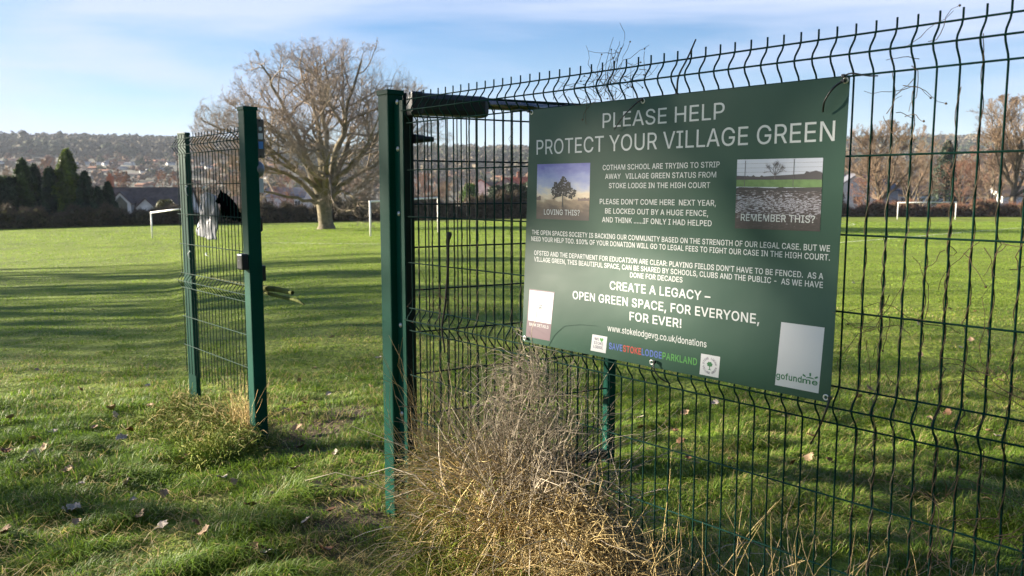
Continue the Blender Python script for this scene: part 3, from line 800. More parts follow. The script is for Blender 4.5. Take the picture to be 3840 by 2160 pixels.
def lettering_mesh(s, bold):
    """outline letters, capital height 200: verts (n,3) and triangles; bold widens the strokes"""
    from mathutils.geometry import tessellate_polygon
    V, F, x = [], [], 0.0
    for ch in s:
        adv, cs = GLYPHS[ch]
        shp = []
        for q in cs:
            P = np.array(q)
            e = np.roll(P, -1, 0) - P
            e = e / (np.linalg.norm(e, axis=1, keepdims=True) + 1e-9)
            nn = np.stack([e[:, 1], -e[:, 0]], -1)
            m = nn + np.roll(nn, 1, 0)
            m = m / np.maximum((m * m).sum(1, keepdims=True) / 2, .5)
            ar = (P[:, 0] * np.roll(P[:, 1], -1) - P[:, 1] * np.roll(P[:, 0], -1)).sum()
            shp.append((P + m * bold, ar > 0, P))
        holes = [q for q, o, _ in shp if not o]
        for k, (q, o, _) in enumerate([t for t in shp if t[1]]):
            lo, hi = q.min(0), q.max(0)
            hs = [h for h in holes if (h.mean(0) > lo).all() and (h.mean(0) < hi).all()]
            loops = [q] + hs
            tri = tessellate_polygon([[Vector((a, b, 0)) for a, b in lp] for lp in loops])
            W = np.concatenate(loops)
            n0 = sum(len(v) for v in V)
            V.append(np.column_stack([W[:, 0] + x, W[:, 1], np.full(len(W), float(k))]))
            for t in tri:
                a, b, c = (W[i] for i in t)
                cr = (b[0] - a[0]) * (c[1] - a[1]) - (b[1] - a[1]) * (c[0] - a[0])
                if abs(cr) > 1e-6:
                    F.append([n0 + i for i in (t if cr > 0 else t[::-1])])
        x += adv + bold * 1.7
    return np.concatenate(V), np.array(F)

def banner():
    u0, u1, zb, zt = -1.2055, -0.008, -0.845, -0.001
    uc_, zc = (u0 + u1) / 2, zb
    V0 = -0.013
    root = empty('printed_banner', fw(uc_, V0, zb), TH)
    props(root, 'large dark green printed campaign banner tied to the mesh fence', 'banner')
    mat = material('banner_vinyl', (0.020, 0.066, 0.043), 0.42, spec=0.30, var=0.06, vscale=2, bump=0.10, bscale=2.2)
    nt = mat.node_tree
    for n in nt.nodes:
        if n.type == 'BUMP':
            n.inputs['Distance'].default_value = 0.05
    # gently waved panel with thickness; bottom-left corner is wider as in the place itself
    nx, nz = 60, 42
    def surf(u, z):
        k = np.clip((-0.42 - np.asarray(z)) / 0.40, 0, 1)
        return (0.0020 * np.sin(5.2 * u + 1) * np.cos(3.1 * z) + 0.0012 * np.sin(11 * u + 4 * z)) - 0.034 * k * k * (3 - 2 * k)
    s, t = np.meshgrid(np.linspace(0, 1, nx), np.linspace(0, 1, nz))
    left = -1.226 * (1 - t) + -1.186 * t
    right = -0.018 * (1 - t) + -0.005 * t
    U = left * (1 - s) + right * s
    Z = zb + (zt - zb) * t
    def lay(U, Z, k=0.0):
        """survey coordinates (read on the flat fence plane) -> the bowed banner sheet, k print layers proud of it"""
        U, Z = np.asarray(U, float), np.asarray(Z, float)
        Cc = np.array([0, 0, CAMZ]) - FO
        uC, vC, zC = Cc @ DV, Cc @ NV, Cc[2]
        u, z = U, Z
        for _ in range(3):
            vt = V0 + surf(u, z)
            t = (vt - vC) / (-0.012 - vC)
            u, z = uC + t * (U - uC), zC + t * (Z - zC)
        return np.stack([u - uc_, vt - V0 - 0.0003 * k, z - zb], -1)
    A = lay(U, Z).reshape(-1, 3)
    B = A + np.array([0, 0.0016, 0])
    idx = np.arange(nx * nz).reshape(nz, nx)
    f = np.stack([idx[:-1, :-1], idx[:-1, 1:], idx[1:, 1:], idx[1:, :-1]], -1).reshape(-1, 4)
    rim = np.concatenate([idx[0, :], idx[1:, -1], idx[-1, -2::-1], idx[-2:0:-1, 0]])
    n = nx * nz
    m_ = len(rim)
    j = np.arange(m_)
    rf = 2 * n + np.stack([j, (j + 1) % m_, (j + 1) % m_ + m_, j + m_], -1)[:, ::-1]
    np_mesh('panel', np.vstack([A, B, A[rim], B[rim]]), [f, f[:, ::-1] + n, rf], mat, root, smooth=True)
    def front(lu, z, k):
        return tuple(lay(lu, z, k))
    def quad(name, pts, m, k=1, nsub=10, parent=root):
        """printed field, four corners (tl, tr, br, bl) in banner coordinates"""
        p = [np.array(q) for q in pts]
        s, t = np.meshgrid(np.linspace(0, 1, nsub), np.linspace(0, 1, nsub))
        Q = (p[3][None, None] * ((1 - s) * (1 - t))[..., None] + p[2][None, None] * (s * (1 - t))[..., None]
             + p[1][None, None] * (s * t)[..., None] + p[0][None, None] * ((1 - s) * t)[..., None])
        P = lay(Q[..., 0], Q[..., 1], k).reshape(-1, 3)
        idx = np.arange(nsub * nsub).reshape(nsub, nsub)
        f = np.stack([idx[:-1, :-1], idx[:-1, 1:], idx[1:, 1:], idx[1:, :-1]], -1).reshape(-1, 4)
        return np_mesh(name, P, f, m, parent)
    def poly(name, pts, m, k=2, parent=root):
        bm = bmesh.new()
        vs = [bm.verts.new(front(u, z, k)) for u, z in pts]
        fc = bm.faces.new(vs)
        bmesh.ops.triangulate(bm, faces=[fc])
        return bm_obj(name, bm, m, parent)
    ink = material('white_ink', (0.55, 0.56, 0.555), 0.42, spec=0.5)
    def text(s, a, b, z, cap, m=ink, bold=0.0, k=1, name='lettering', parent=root):
        co, F = lettering_mesh(s, bold)
        lo, hi = co[:, 0].min(), co[:, 0].max()
        U = a + (co[:, 0] - lo) * (b - a) / (hi - lo)
        Z = z + co[:, 1] * cap / 200
        out = lay(U, Z, k + 0.2 * co[:, 2])
        return np_mesh(name, out, F, m, parent)
    BD = 4.6
    text('PLEASE HELP', -0.837, -0.371, -0.0835, 0.0465, bold=0.5)
    text('PROTECT YOUR VILLAGE GREEN', -1.151, -0.038, -0.160, 0.051, bold=0.5)
    body = [('COTHAM SCHOOL ARE TRYING TO STRIP', -0.834, -0.382, -0.220, .0162), ('AWAY   VILLAGE GREEN STATUS FROM', -0.823, -0.393, -0.249, .0162),
            ('STOKE LODGE IN THE HIGH COURT', -0.806, -0.413, -0.279, .0162), ("PLEASE DON'T COME HERE  NEXT YEAR,", -0.845, -0.391, -0.331, .0166),
            ('BE LOCKED OUT BY A HUGE FENCE,', -0.821, -0.417, -0.3615, .0166), ('AND THINK ......IF ONLY I HAD HELPED', -0.834, -0.404, -0.3905, .0166),
            ('THE OPEN SPACES SOCIETY IS BACKING OUR COMMUNITY BASED ON THE STRENGTH OF OUR LEGAL CASE. BUT WE', -1.174, -0.037, -0.4445, .0158),
            ('NEED YOUR HELP TOO. 100% OF YOUR DONATION WILL GO TO LEGAL FEES TO FIGHT OUR CASE IN THE HIGH COURT.', -1.177, -0.036, -0.468, .0158),
            ("OFSTED AND THE DEPARTMENT FOR EDUCATION ARE CLEAR: PLAYING FIELDS DON'T HAVE TO BE FENCED.  AS A", -1.162, -0.052, -0.5185, .0158),
            ('VILLAGE GREEN, THIS BEAUTIFUL SPACE, CAN BE SHARED BY SCHOOLS, CLUBS AND THE PUBLIC -  AS WE HAVE', -1.162, -0.052, -0.5415, .0158),
            ('DONE FOR DECADES', -0.710, -0.503, -0.5645, .0158),
            ('CREATE A LEGACY \u2013', -0.796, -0.401, -0.6115, .0270), ('OPEN GREEN SPACE, FOR EVERYONE,', -0.966, -0.236, -0.6595, .0270), ('FOR EVER!', -0.709, -0.503, -0.7045, .0270)]
    for s, a, b, z, cap in body:
        text(s, a, b, z, cap, bold=BD if cap > .02 else 3.0)
    text('www.stokelodgevg.co.uk/donations', -0.803, -0.410, -0.752, .0205, bold=1.5)
    # strap line in three colours
    mb = material('blue_ink', (0.06, 0.11, 0.38), 0.42)
    mr = material('red_ink', (0.40, 0.04, 0.03), 0.42)
    mg = material('green_ink', (0.06, 0.24, 0.05), 0.42)
    for s, a, b, m in (('SAVE', -0.796, -0.7375, mb), ('STOKE', -0.7345, -0.6585, mr), ('LODGE', -0.6555, -0.5755, mb), ('PARKLAND', -0.5725, -0.442, mg)):
        text(s, a, b, -0.8115, 0.0205, m, bold=7.5)
    # first photograph: low sun behind a tree on a misty field
    def picture_material(name, stops, nscale, namt, stretch=(1, 1, 1)):
        m = bpy.data.materials.new(name)
        m.use_nodes = True
        nt = m.node_tree
        bs = nt.nodes['Principled BSDF']
        bs.inputs['Roughness'].default_value = 0.4
        tc = nt.nodes.new("ShaderNodeTexCoord")
        sp = nt.nodes.new("ShaderNodeSeparateXYZ")
        mp = nt.nodes.new("ShaderNodeMapping"); mp.inputs['Scale'].default_value = stretch
        nz_ = nt.nodes.new("ShaderNodeTexNoise"); nz_.inputs['Scale'].default_value = nscale; nz_.inputs['Detail'].default_value = 6
        ml = nt.nodes.new("ShaderNodeMath"); ml.operation = 'MULTIPLY_ADD'; ml.inputs[1].default_value = namt; ml.inputs[2].default_value = -namt / 2
        ad = nt.nodes.new("ShaderNodeMath"); ad.operation = 'ADD'
        rp = nt.nodes.new("ShaderNodeValToRGB")
        while len(rp.color_ramp.elements) < len(stops):
            rp.color_ramp.elements.new(0.5)
        for e, (p, c) in zip(rp.color_ramp.elements, stops):
            e.position = p; e.color = (*lin(*c), 1)
        nt.links.new(tc.outputs['Generated'], sp.inputs[0])
        nt.links.new(tc.outputs['Generated'], mp.inputs[0])
        nt.links.new(mp.outputs[0], nz_.inputs['Vector'])
        nt.links.new(nz_.outputs['Fac'], ml.inputs[0])
        nt.links.new(sp.outputs['Z'], ad.inputs[0])
        nt.links.new(ml.outputs[0], ad.inputs[1])
        nt.links.new(ad.outputs[0], rp.inputs['Fac'])
        nt.links.new(rp.outputs['Color'], bs.inputs['Base Color'])
        return m
    rng = np.random.default_rng(5)
    m1 = picture_material('sunrise_print', [(0.0, (62, 52, 50)), (0.18, (88, 72, 62)), (0.33, (160, 135, 110)), (0.40, (225, 200, 170)), (0.46, (235, 215, 190)), (0.58, (190, 190, 210)), (0.78, (150, 155, 205)), (1.0, (105, 105, 180))], 5, 0.35, (1, 1, 2))
    ph = quad('printed_photo', [(-1.147, -.194), (-.890, -.195), (-.893, -.388), (-1.151, -.388)], m1)
    dk = material('tree_print', (0.035, 0.026, 0.022), 0.45)
    lv = Acc()
    for k in range(420):
        a, rr = rng.uniform(-.35, math.pi + .35), rng.random() ** .5
        lump = 1 + .12 * math.sin(5 * a + 1) + .08 * math.sin(9 * a)
        cx0, cz0 = -1.018 + .054 * rr * lump * math.cos(a), -.302 + .054 * rr * lump * max(math.sin(a), -.25)
        sz, ph0 = rng.uniform(.0022, .0052), rng.uniform(0, 6.28)
        n_ = 6
        lv.add(np.array([front(cx0 + sz * rng.uniform(.6, 1.1) * math.cos(ph0 + 2 * math.pi * q_ / n_), cz0 + sz * rng.uniform(.6, 1.1) * math.sin(ph0 + 2 * math.pi * q_ / n_), 2 + .008 * k) for q_ in range(n_)]), np.array([list(range(n_))]))
    lv.build('tree_motif', dk, ph)
    shd = material('shade_print', lin(70, 58, 54), .45)
    poly('ground_motif', [(-1.021, -.346), (-1.012, -.346), (-.975, -.3875), (-1.045, -.3875)], shd, 1.7, ph)
    poly('tree_motif', [(-1.023, -.345), (-1.013, -.345), (-1.0155, -.325), (-1.0155, -.30), (-1.0205, -.30), (-1.0205, -.325)], dk, 2.2, ph)
    for (a, b, h) in ((-1.149, -1.128, .018), (-0.945, -0.893, .013)):
        n_ = 9
        xs = np.linspace(a, b, n_)
        poly('tree_motif', [(a, -.322)] + [(b, -.322)] + [(x, -.322 + h * (0.5 + 0.5 * rng.random())) for x in xs[::-1]], material('far_tree_print', lin(120, 98, 92), 0.45), 2, ph)
    text('LOVING THIS?', -1.111, -0.936, -0.3715, .0185, bold=3.0, k=3)
    # second photograph: bare tree, strip of green, churned mud
    m2 = picture_material('grey_sky_print', [(0.0, (176, 178, 192)), (1.0, (196, 198, 212))], 3, 0.5)
    ph2 = quad('printed_photo', [(-.324, -.200), (-.067, -.202), (-.067, -.3935), (-.325, -.394)], m2)
    m3 = picture_material('mud_print', [(0.0, (52, 43, 43)), (0.45, (70, 58, 58)), (0.52, (120, 112, 118)), (0.62, (190, 188, 200)), (0.75, (92, 78, 78)), (1.0, (52, 46, 46))], 15, 1.9, (1.0, 1, 2.6))
    quad('mud_motif', [(-.3245, -.282), (-.067, -.284), (-.067, -.3935), (-.325, -.394)], m3, 2, parent=ph2)
    quad('grass_motif', [(-.3243, -.256), (-.067, -.258), (-.067, -.279), (-.3245, -.276)], material('green_strip_print', lin(98, 128, 70), 0.45, var=0.2, vscale=60), 2.2, parent=ph2)
    bank = [(-.3244, -.285), (-.067, -.289)] + [(x, -.277 - 0.006 * rng.random()) for x in np.linspace(-.067, -.3244, 24)]
    poly('bank_motif', bank, material('bank_print', lin(54, 48, 50), 0.45), 3, ph2)
    tl = [(-.3243, -.2565), (-.067, -.2585)] + [(x, -.2545 + 0.011 * rng.random() + (0.012 if x > -.115 else 0)) for x in np.linspace(-.067, -.3243, 30)]
    poly('treeline_motif', tl, material('treeline_print', lin(66, 60, 64), 0.45), 2.4, ph2)
    tm = material('bare_tree_print', lin(92, 84, 86), 0.45)
    acc = Acc()
    def stroke(a, b, w0, w1):
        a, b = np.array(a), np.array(b)
        d_ = nrm((b - a)[None])[0]
        nn = np.array([-d_[1], d_[0]])
        q = [a + nn * w0, a - nn * w0, b - nn * w1, b + nn * w1]
        acc.add(np.array([front(x, z, 3.4) for x, z in q]), np.array([[0, 1, 2, 3]]))
    def limb(p, ang, ln, w, dep):
        q = (p[0] + ln * math.cos(ang), p[1] + ln * math.sin(ang))
        if q[1] > -.203:
            return
        stroke(p, q, w, w * .7)
        if dep:
            for _ in range(3):
                limb(q, ang + rng.uniform(-.75, .75), ln * rng.uniform(.55, .85), w * .62, dep - 1)
    limb((-.204, -.258), math.pi / 2, .014, .0018, 0)
    for a_ in (.55, 1.0, 1.45, 1.9, 2.5):
        limb((-.204, -.245), a_, .015, .0010, 3)
    for x_ in (-.297, -.148):
        stroke((x_, -.203), (x_ - .001, -.276), .0008, .0008)
    for z_ in (-.212, -.224, -.236):
        stroke((-.324, z_), (-.067, z_ - .001), .00025, .00025)
    acc.build('bare_tree_motif', tm, ph2)
    text('REMEMBER THIS?', -0.306, -0.082, -0.3715, .0190, bold=3.0, k=4.5)
    # cards (their square codes left out)
    card = material('card_print', (0.52, 0.52, 0.54), 0.45, var=0.02)
    plum = material('plum_print', lin(104, 84, 92), 0.45, var=0.05)
    pl = quad('printed_card', [(-1.187, -.6445), (-1.055, -.6445), (-1.079, -.8245), (-1.206, -.8245)], plum)
    quad('card_field', [(-1.185, -.649), (-1.058, -.648), (-1.072, -.762), (-1.193, -.762)], card, 2, parent=pl)
    inkd = material('dark_ink', (0.012, 0.009, 0.011), 0.5)
    text('SCAN', -1.1345, -1.1185, -.7025, .0055, inkd, bold=3, k=3)
    text('ME', -1.1345, -1.1185, -.7125, .0075, inkd, bold=2, k=3)
    text('BANK DETAILS', -1.186, -1.085, -.7805, .0105, bold=2.5, k=2, parent=root)
    gm = material('leaf_green_ink', (.014, .13, .042), 0.5)
    cd = quad('printed_card', [(-.168, -.646), (-.042, -.646), (-.051, -.825), (-.180, -.825)], card)
    text('gofund', -.177, -.1005, -.8045, .0170, gm, bold=7, k=2)
    text('me', -.0985, -.0545, -.8045, .0150, gm, bold=7, k=2)
    # rays over the word
    cx_, cz_ = -.0765, -.7905
    for a, r0, r1, w in ((20, .014, .023, .0020), (90, .0075, .0145, .0021), (160, .014, .023, .0020)):
        dx, dz = math.cos(rad(a)), math.sin(rad(a))
        p0, p1 = (cx_ + r0 * dx, cz_ + r0 * dz), (cx_ + r1 * dx, cz_ + r1 * dz * 1.15)
        poly('ray_mark', [(p0[0] - dz * w, p0[1] + dx * w), (p0[0] + dz * w, p0[1] - dx * w), (p1[0] + dz * w * 1.3, p1[1] - dx * w * 1.3), (p1[0] - dz * w * 1.3, p1[1] + dx * w * 1.3)], gm, 2, cd)
    arc = [(cx_ + .0125 * math.cos(rad(a)), cz_ + .0052 * math.sin(rad(a))) for a in range(0, 181, 20)]
    arc += [(cx_ + .0125 * math.cos(rad(a)), cz_ + .0018 * math.sin(rad(a))) for a in range(180, -1, -20)][1:-1]
    poly('ray_mark', arc, gm, 2, cd)
    # badge with the heart
    bd = quad('printed_badge', [(-.871, -.7725), (-.804, -.7725), (-.810, -.8295), (-.879, -.8295)], card)
    vi = material('violet_ink', (.035, .022, .06), 0.5)
    text('WE', -.862, -.840, -.7905, .0095, vi, bold=2.5, k=2, parent=bd)
    heart = []
    for k in range(24):
        t_ = 2 * math.pi * k / 24
        heart.append((-.829 + .00052 * 16 * math.sin(t_) ** 3, -.7862 + .00052 * (13 * math.cos(t_) - 5 * math.cos(2 * t_) - 2 * math.cos(3 * t_) - math.cos(4 * t_))))
    poly('heart_mark', heart, mg, 2, bd)
    text('STOKE', -.864, -.821, -.8045, .0095, vi, bold=2.5, k=2, parent=bd)
    text('LODGE', -.866, -.823, -.8180, .0095, vi, bold=2.5, k=2, parent=bd)
    # round badge with the tree
    rb = quad('printed_badge', [(-.428, -.773), (-.361, -.773), (-.365, -.837), (-.432, -.837)], card)
    c0 = (-.3965, -.805)
    def ring_text(s, a0, a1, flip):
        V, F, n = [], [], 0
        for k, ch in enumerate(s):
            if ch == ' ':
                continue
            a = rad(a0 + (a1 - a0) * k / (len(s) - 1))
            rr = .0225
            co, f = lettering_mesh(ch, 3.0)
            du = (co[:, 0] - co[:, 0].mean()) / 200 * .0062
            dz = (co[:, 1] - 100) / 200 * .0062
            rot = a - math.pi / 2 if not flip else a + math.pi / 2
            V.append(np.stack([c0[0] + rr * math.cos(a) + du * math.cos(rot) - dz * math.sin(rot), c0[1] + rr * math.sin(a) + du * math.sin(rot) + dz * math.cos(rot)], -1))
            F.append(f + n)
            n += len(co)
        V = np.concatenate(V)
        np_mesh('lettering', lay(V[:, 0], V[:, 1], 2), np.concatenate(F), vi, rb)
    ring_text('STOKE LODGE', 168, 12, False)
    ring_text('VILLAGE GREEN', 194, 346, True)
    pts = [(c0[0] + .0095 * (1 + .12 * math.sin(7 * a)) * math.cos(a), c0[1] + .004 + .0075 * (1 + .12 * math.sin(7 * a)) * math.sin(a)) for a in np.linspace(0, 2 * math.pi, 36, endpoint=False)]
    poly('tree_mark', pts, gm, 2, rb)
    poly('tree_mark', [(c0[0] - .006, c0[1] - .013), (c0[0] + .006, c0[1] - .013), (c0[0] + .0012, c0[1] - .010), (c0[0] + .0012, c0[1] - .002), (c0[0] - .0012, c0[1] - .002), (c0[0] - .0012, c0[1] - .010)], gm, 2.3, rb)
    for (u_, z_) in ((-1.178, -.010), (-.670, -.010), (-.016, -.010), (-1.212, -.832), (-.615, -.830), (-.030, -.832)):
        x0, y0, z0 = front(u_, z_, 1)
        bm = bmesh.new()
        ring = []
        for k in range(20):
            a = 2 * math.pi * k / 20
            for r_, dy in ((.0085, 0), (.0068, -.0016), (.0046, 0)):
                ring.append(bm.verts.new((x0 + r_ * math.cos(a), y0 + dy, z0 + r_ * math.sin(a))))
        for k in range(20):
            for q_ in range(2):
                a_, b_ = k * 3 + q_, ((k + 1) % 20) * 3 + q_
                bm.faces.new([ring[a_], ring[b_], ring[b_ + 1], ring[a_ + 1]])
        bm_obj('eyelet', bm, M['zinc'], root, True)
    return root
banner()

# cable ties
def cable_tie(pts, label, mat, r=0.0022, head=None):
    """pts in fence coordinates (u, v, z)"""
    P = np.array([fw(*p) for p in pts])
    b = P[0]
    root = empty('cable_tie', b, 0)
    props(root, label, 'cable tie', 'cable ties on the fence')
    Q = smooth_path(P - b, 14)
    bm = bmesh.new()
    me_o = polyline_tube('strap', Q, np.linspace(r, r * .75, 14), mat, root, 6)
    bm.free()
    box('lock_head', (0, 0, 0), (0.009, 0.009, 0.009), mat, root, 0.0015, TH)
    return root
cable_tie([(-.670, -.020, -.006), (-.690, -.030, -.022), (-.735, -.036, -.060), (-.774, -.026, -.093)], 'black cable tie with its tail across the first headline word', M['black'], .0026)
cable_tie([(-.018, -.020, -.012), (-.036, -.036, -.030), (-.056, -.038, -.060), (-.066, -.026, -.086)], 'black cable tie hanging at the upper corner of the banner nearest the viewer', M['black'], .0030)
cable_tie([(-.018, -.020, .0), (.005, -.022, .004), (.045, -.02, -.006), (.068, -.016, -.008)], 'short black cable tie pulled sideways over the upper banner corner', M['black'], .0022)
cable_tie([(-.571, -.054, -.815), (-.566, -.062, -.836), (-.545, -.056, -.862), (-.525, -.03, -.880)], 'black cable tie under the middle of the banner bottom edge', M['black'], .0026)
cable_tie([(.003, -.054, -.820), (-.002, -.064, -.856), (-.025, -.050, -.905), (-.055, -.034, -.960)], 'long black cable tie hanging from the lower banner corner nearest the viewer', M['black'], .0030)
cable_tie([(-1.185, -.020, -.006), (-1.20, -.026, -.003), (-1.235, -.02, .004), (-1.29, -.010, .002)], 'black cable tie at the upper banner corner nearest the gate post', M['black'], .0022)
cable_tie([(-1.160, -.052, -.822), (-1.19, -.045, -.818), (-1.24, -.035, -.81), (-1.28, -.012, -.80)], 'black cable tie at the lower banner corner nearest the gate post', M['black'], .0022)
cable_tie([(-.545, -.006, .0), (-.528, -.022, .05), (-.500, -.018, .10), (-.478, -.010, .152)], 'black cable tie standing up diagonally above the banner edge', M['black'], .0030)
def tie_at(px, py, dx, dz, label, v=-0.02):
    u, z = fuz(px, py, v)
    cable_tie([(u, v, z), (u + dx * .3, v - .012, z + dz * .2), (u + dx * .7, v - .014, z + dz * .65), (u + dx, v - .006, z + dz)], label, M['tie_w'], .0024)
tie_at(600 + 208 / 2.07, 350 + 722 / 2.07, .03, -.062, 'clear cable tie on the far post, higher of the two with dangling tails')
tie_at(600 + 232 / 2.07, 350 + 1228 / 2.07, .012, -.05, 'clear cable tie on the far post, lower of the two with dangling tails')
tie_at(600 + 335 / 2.07, 350 + 735 / 2.07, .065, .012, 'pale cable tie lying along the wire above the plastic bag')
tie_at(600 + 360 / 2.07, 350 + 1243 / 2.07, .055, -.014, 'pale cable tie lying along the wire below the plastic bag')

# ------------------------------------------------------------------ trees
def grow(P, R, levels, rng, env=None):
    """levels of side branches; returns [(P, R), ...]. P (N,K,3)"""
    out = [(P, R)]
    for lv in levels:
        N, K, _ = P.shape
        n = lv['n']
        t = rng.uniform(lv.get('t0', .25), 1.0, (N, n))
        t[:, 0] = 1.0
        t[:, -1] = rng.uniform(.85, 1, N)
        f = t * (K - 1)
        i = np.minimum(f.astype(int), K - 2)
        w = (f - i)[..., None]
        ii = np.arange(N)[:, None]
        pos = P[ii, i] * (1 - w) + P[ii, i + 1] * w
        tan = nrm(P[ii, i + 1] - P[ii, i])
        r0 = R[ii, i] * (1 - w[..., 0]) + R[ii, i + 1] * w[..., 0]
        plen = np.linalg.norm(P[:, -1] - P[:, 0], axis=1)[:, None]
        M_ = N * n
        pos, tan = pos.reshape(M_, 3), tan.reshape(M_, 3)
        r0 = r0.reshape(M_)
        rv = rng.normal(size=(M_, 3))
        per = nrm(rv - (rv * tan).sum(1, keepdims=True) * tan)
        a = rng.uniform(*lv['ang'], M_)
        first = np.zeros((N, n), bool); first[:, 0] = True
        a = np.where(first.reshape(-1), a * .35, a)
        d = nrm(tan * np.cos(a)[:, None] + per * np.sin(a)[:, None] + np.array([0, 0, lv.get('up', .15)]))
        L = (lv['len'] * np.minimum(plen, lv.get('maxp', 1e9)) * (1.15 - .55 * t) * rng.uniform(.6, 1.15, (N, n))).reshape(-1)
        if env is not None:
            L = np.minimum(L, env(pos, d) * rng.uniform(.75, 1.02, M_))
            keep = L > lv.get('minl', .05)
            pos, d, L, r0 = pos[keep], d[keep], L[keep], r0[keep]
            M_ = len(L)
        k = lv['k']
        Q = np.zeros((M_, k, 3))
        Q[:, 0] = pos
        cur = d
        for s in range(1, k):
            Q[:, s] = Q[:, s - 1] + cur * (L / (k - 1))[:, None]
            cur = nrm(cur + rng.normal(0, lv.get('wob', .22), (M_, 3)) + np.array([0, 0, lv.get('trop', .08)]))
        rr = np.minimum(r0 * lv.get('rf', .7), np.maximum(L * lv.get('rl', .03), lv.get('rmin', .006)))
        rr = np.maximum(rr, lv.get('rmin', .006))
        Rr = rr[:, None] * np.linspace(1, lv.get('tip', .45), k)[None]
        out.append((Q, Rr))
        P, R = Q, Rr
    return out

def ellipsoid_env(c, r):
    c, r = np.array(c), np.array(r)
    def f(p, d):
        q, e = (p - c) / r, d / r
        A = (e * e).sum(1)
        B = (q * e).sum(1)
        Cc = (q * q).sum(1) - 1
        disc = np.maximum(B * B - A * Cc, 0)
        return np.where(Cc > 0, 0.25, (-B + np.sqrt(disc)) / A)
    return f

def tree_object(name, loc, trunk, crown, bark, twig, label, group=None, cat='tree'):
    root = empty(name, loc, 0)
    props(root, label, cat, group)
    a = Acc()
    for (P, R), S in trunk:
        V, F = tubes(P, R, S)
        a.add(V, F)
    a.build('trunk', bark, root, smooth=True)
    a = Acc()
    for (P, R), S in crown:
        V, F = tubes(P, R, S)
        a.add(V, F)
    a.build('crown', twig, root, smooth=True)
    return root

def copy_tree(root, loc, rz, sc, label, group=None):
    r = root.copy()
    COL.objects.link(r)
    r.location = loc
    r.rotation_euler = (0, 0, rz)
    r.scale = (sc, sc, sc) if np.isscalar(sc) else sc
    r['label'] = label
    if group: r['group'] = group
    for ch in root.children:
        c = ch.copy()
        COL.objects.link(c)
        c.parent = r
    return r

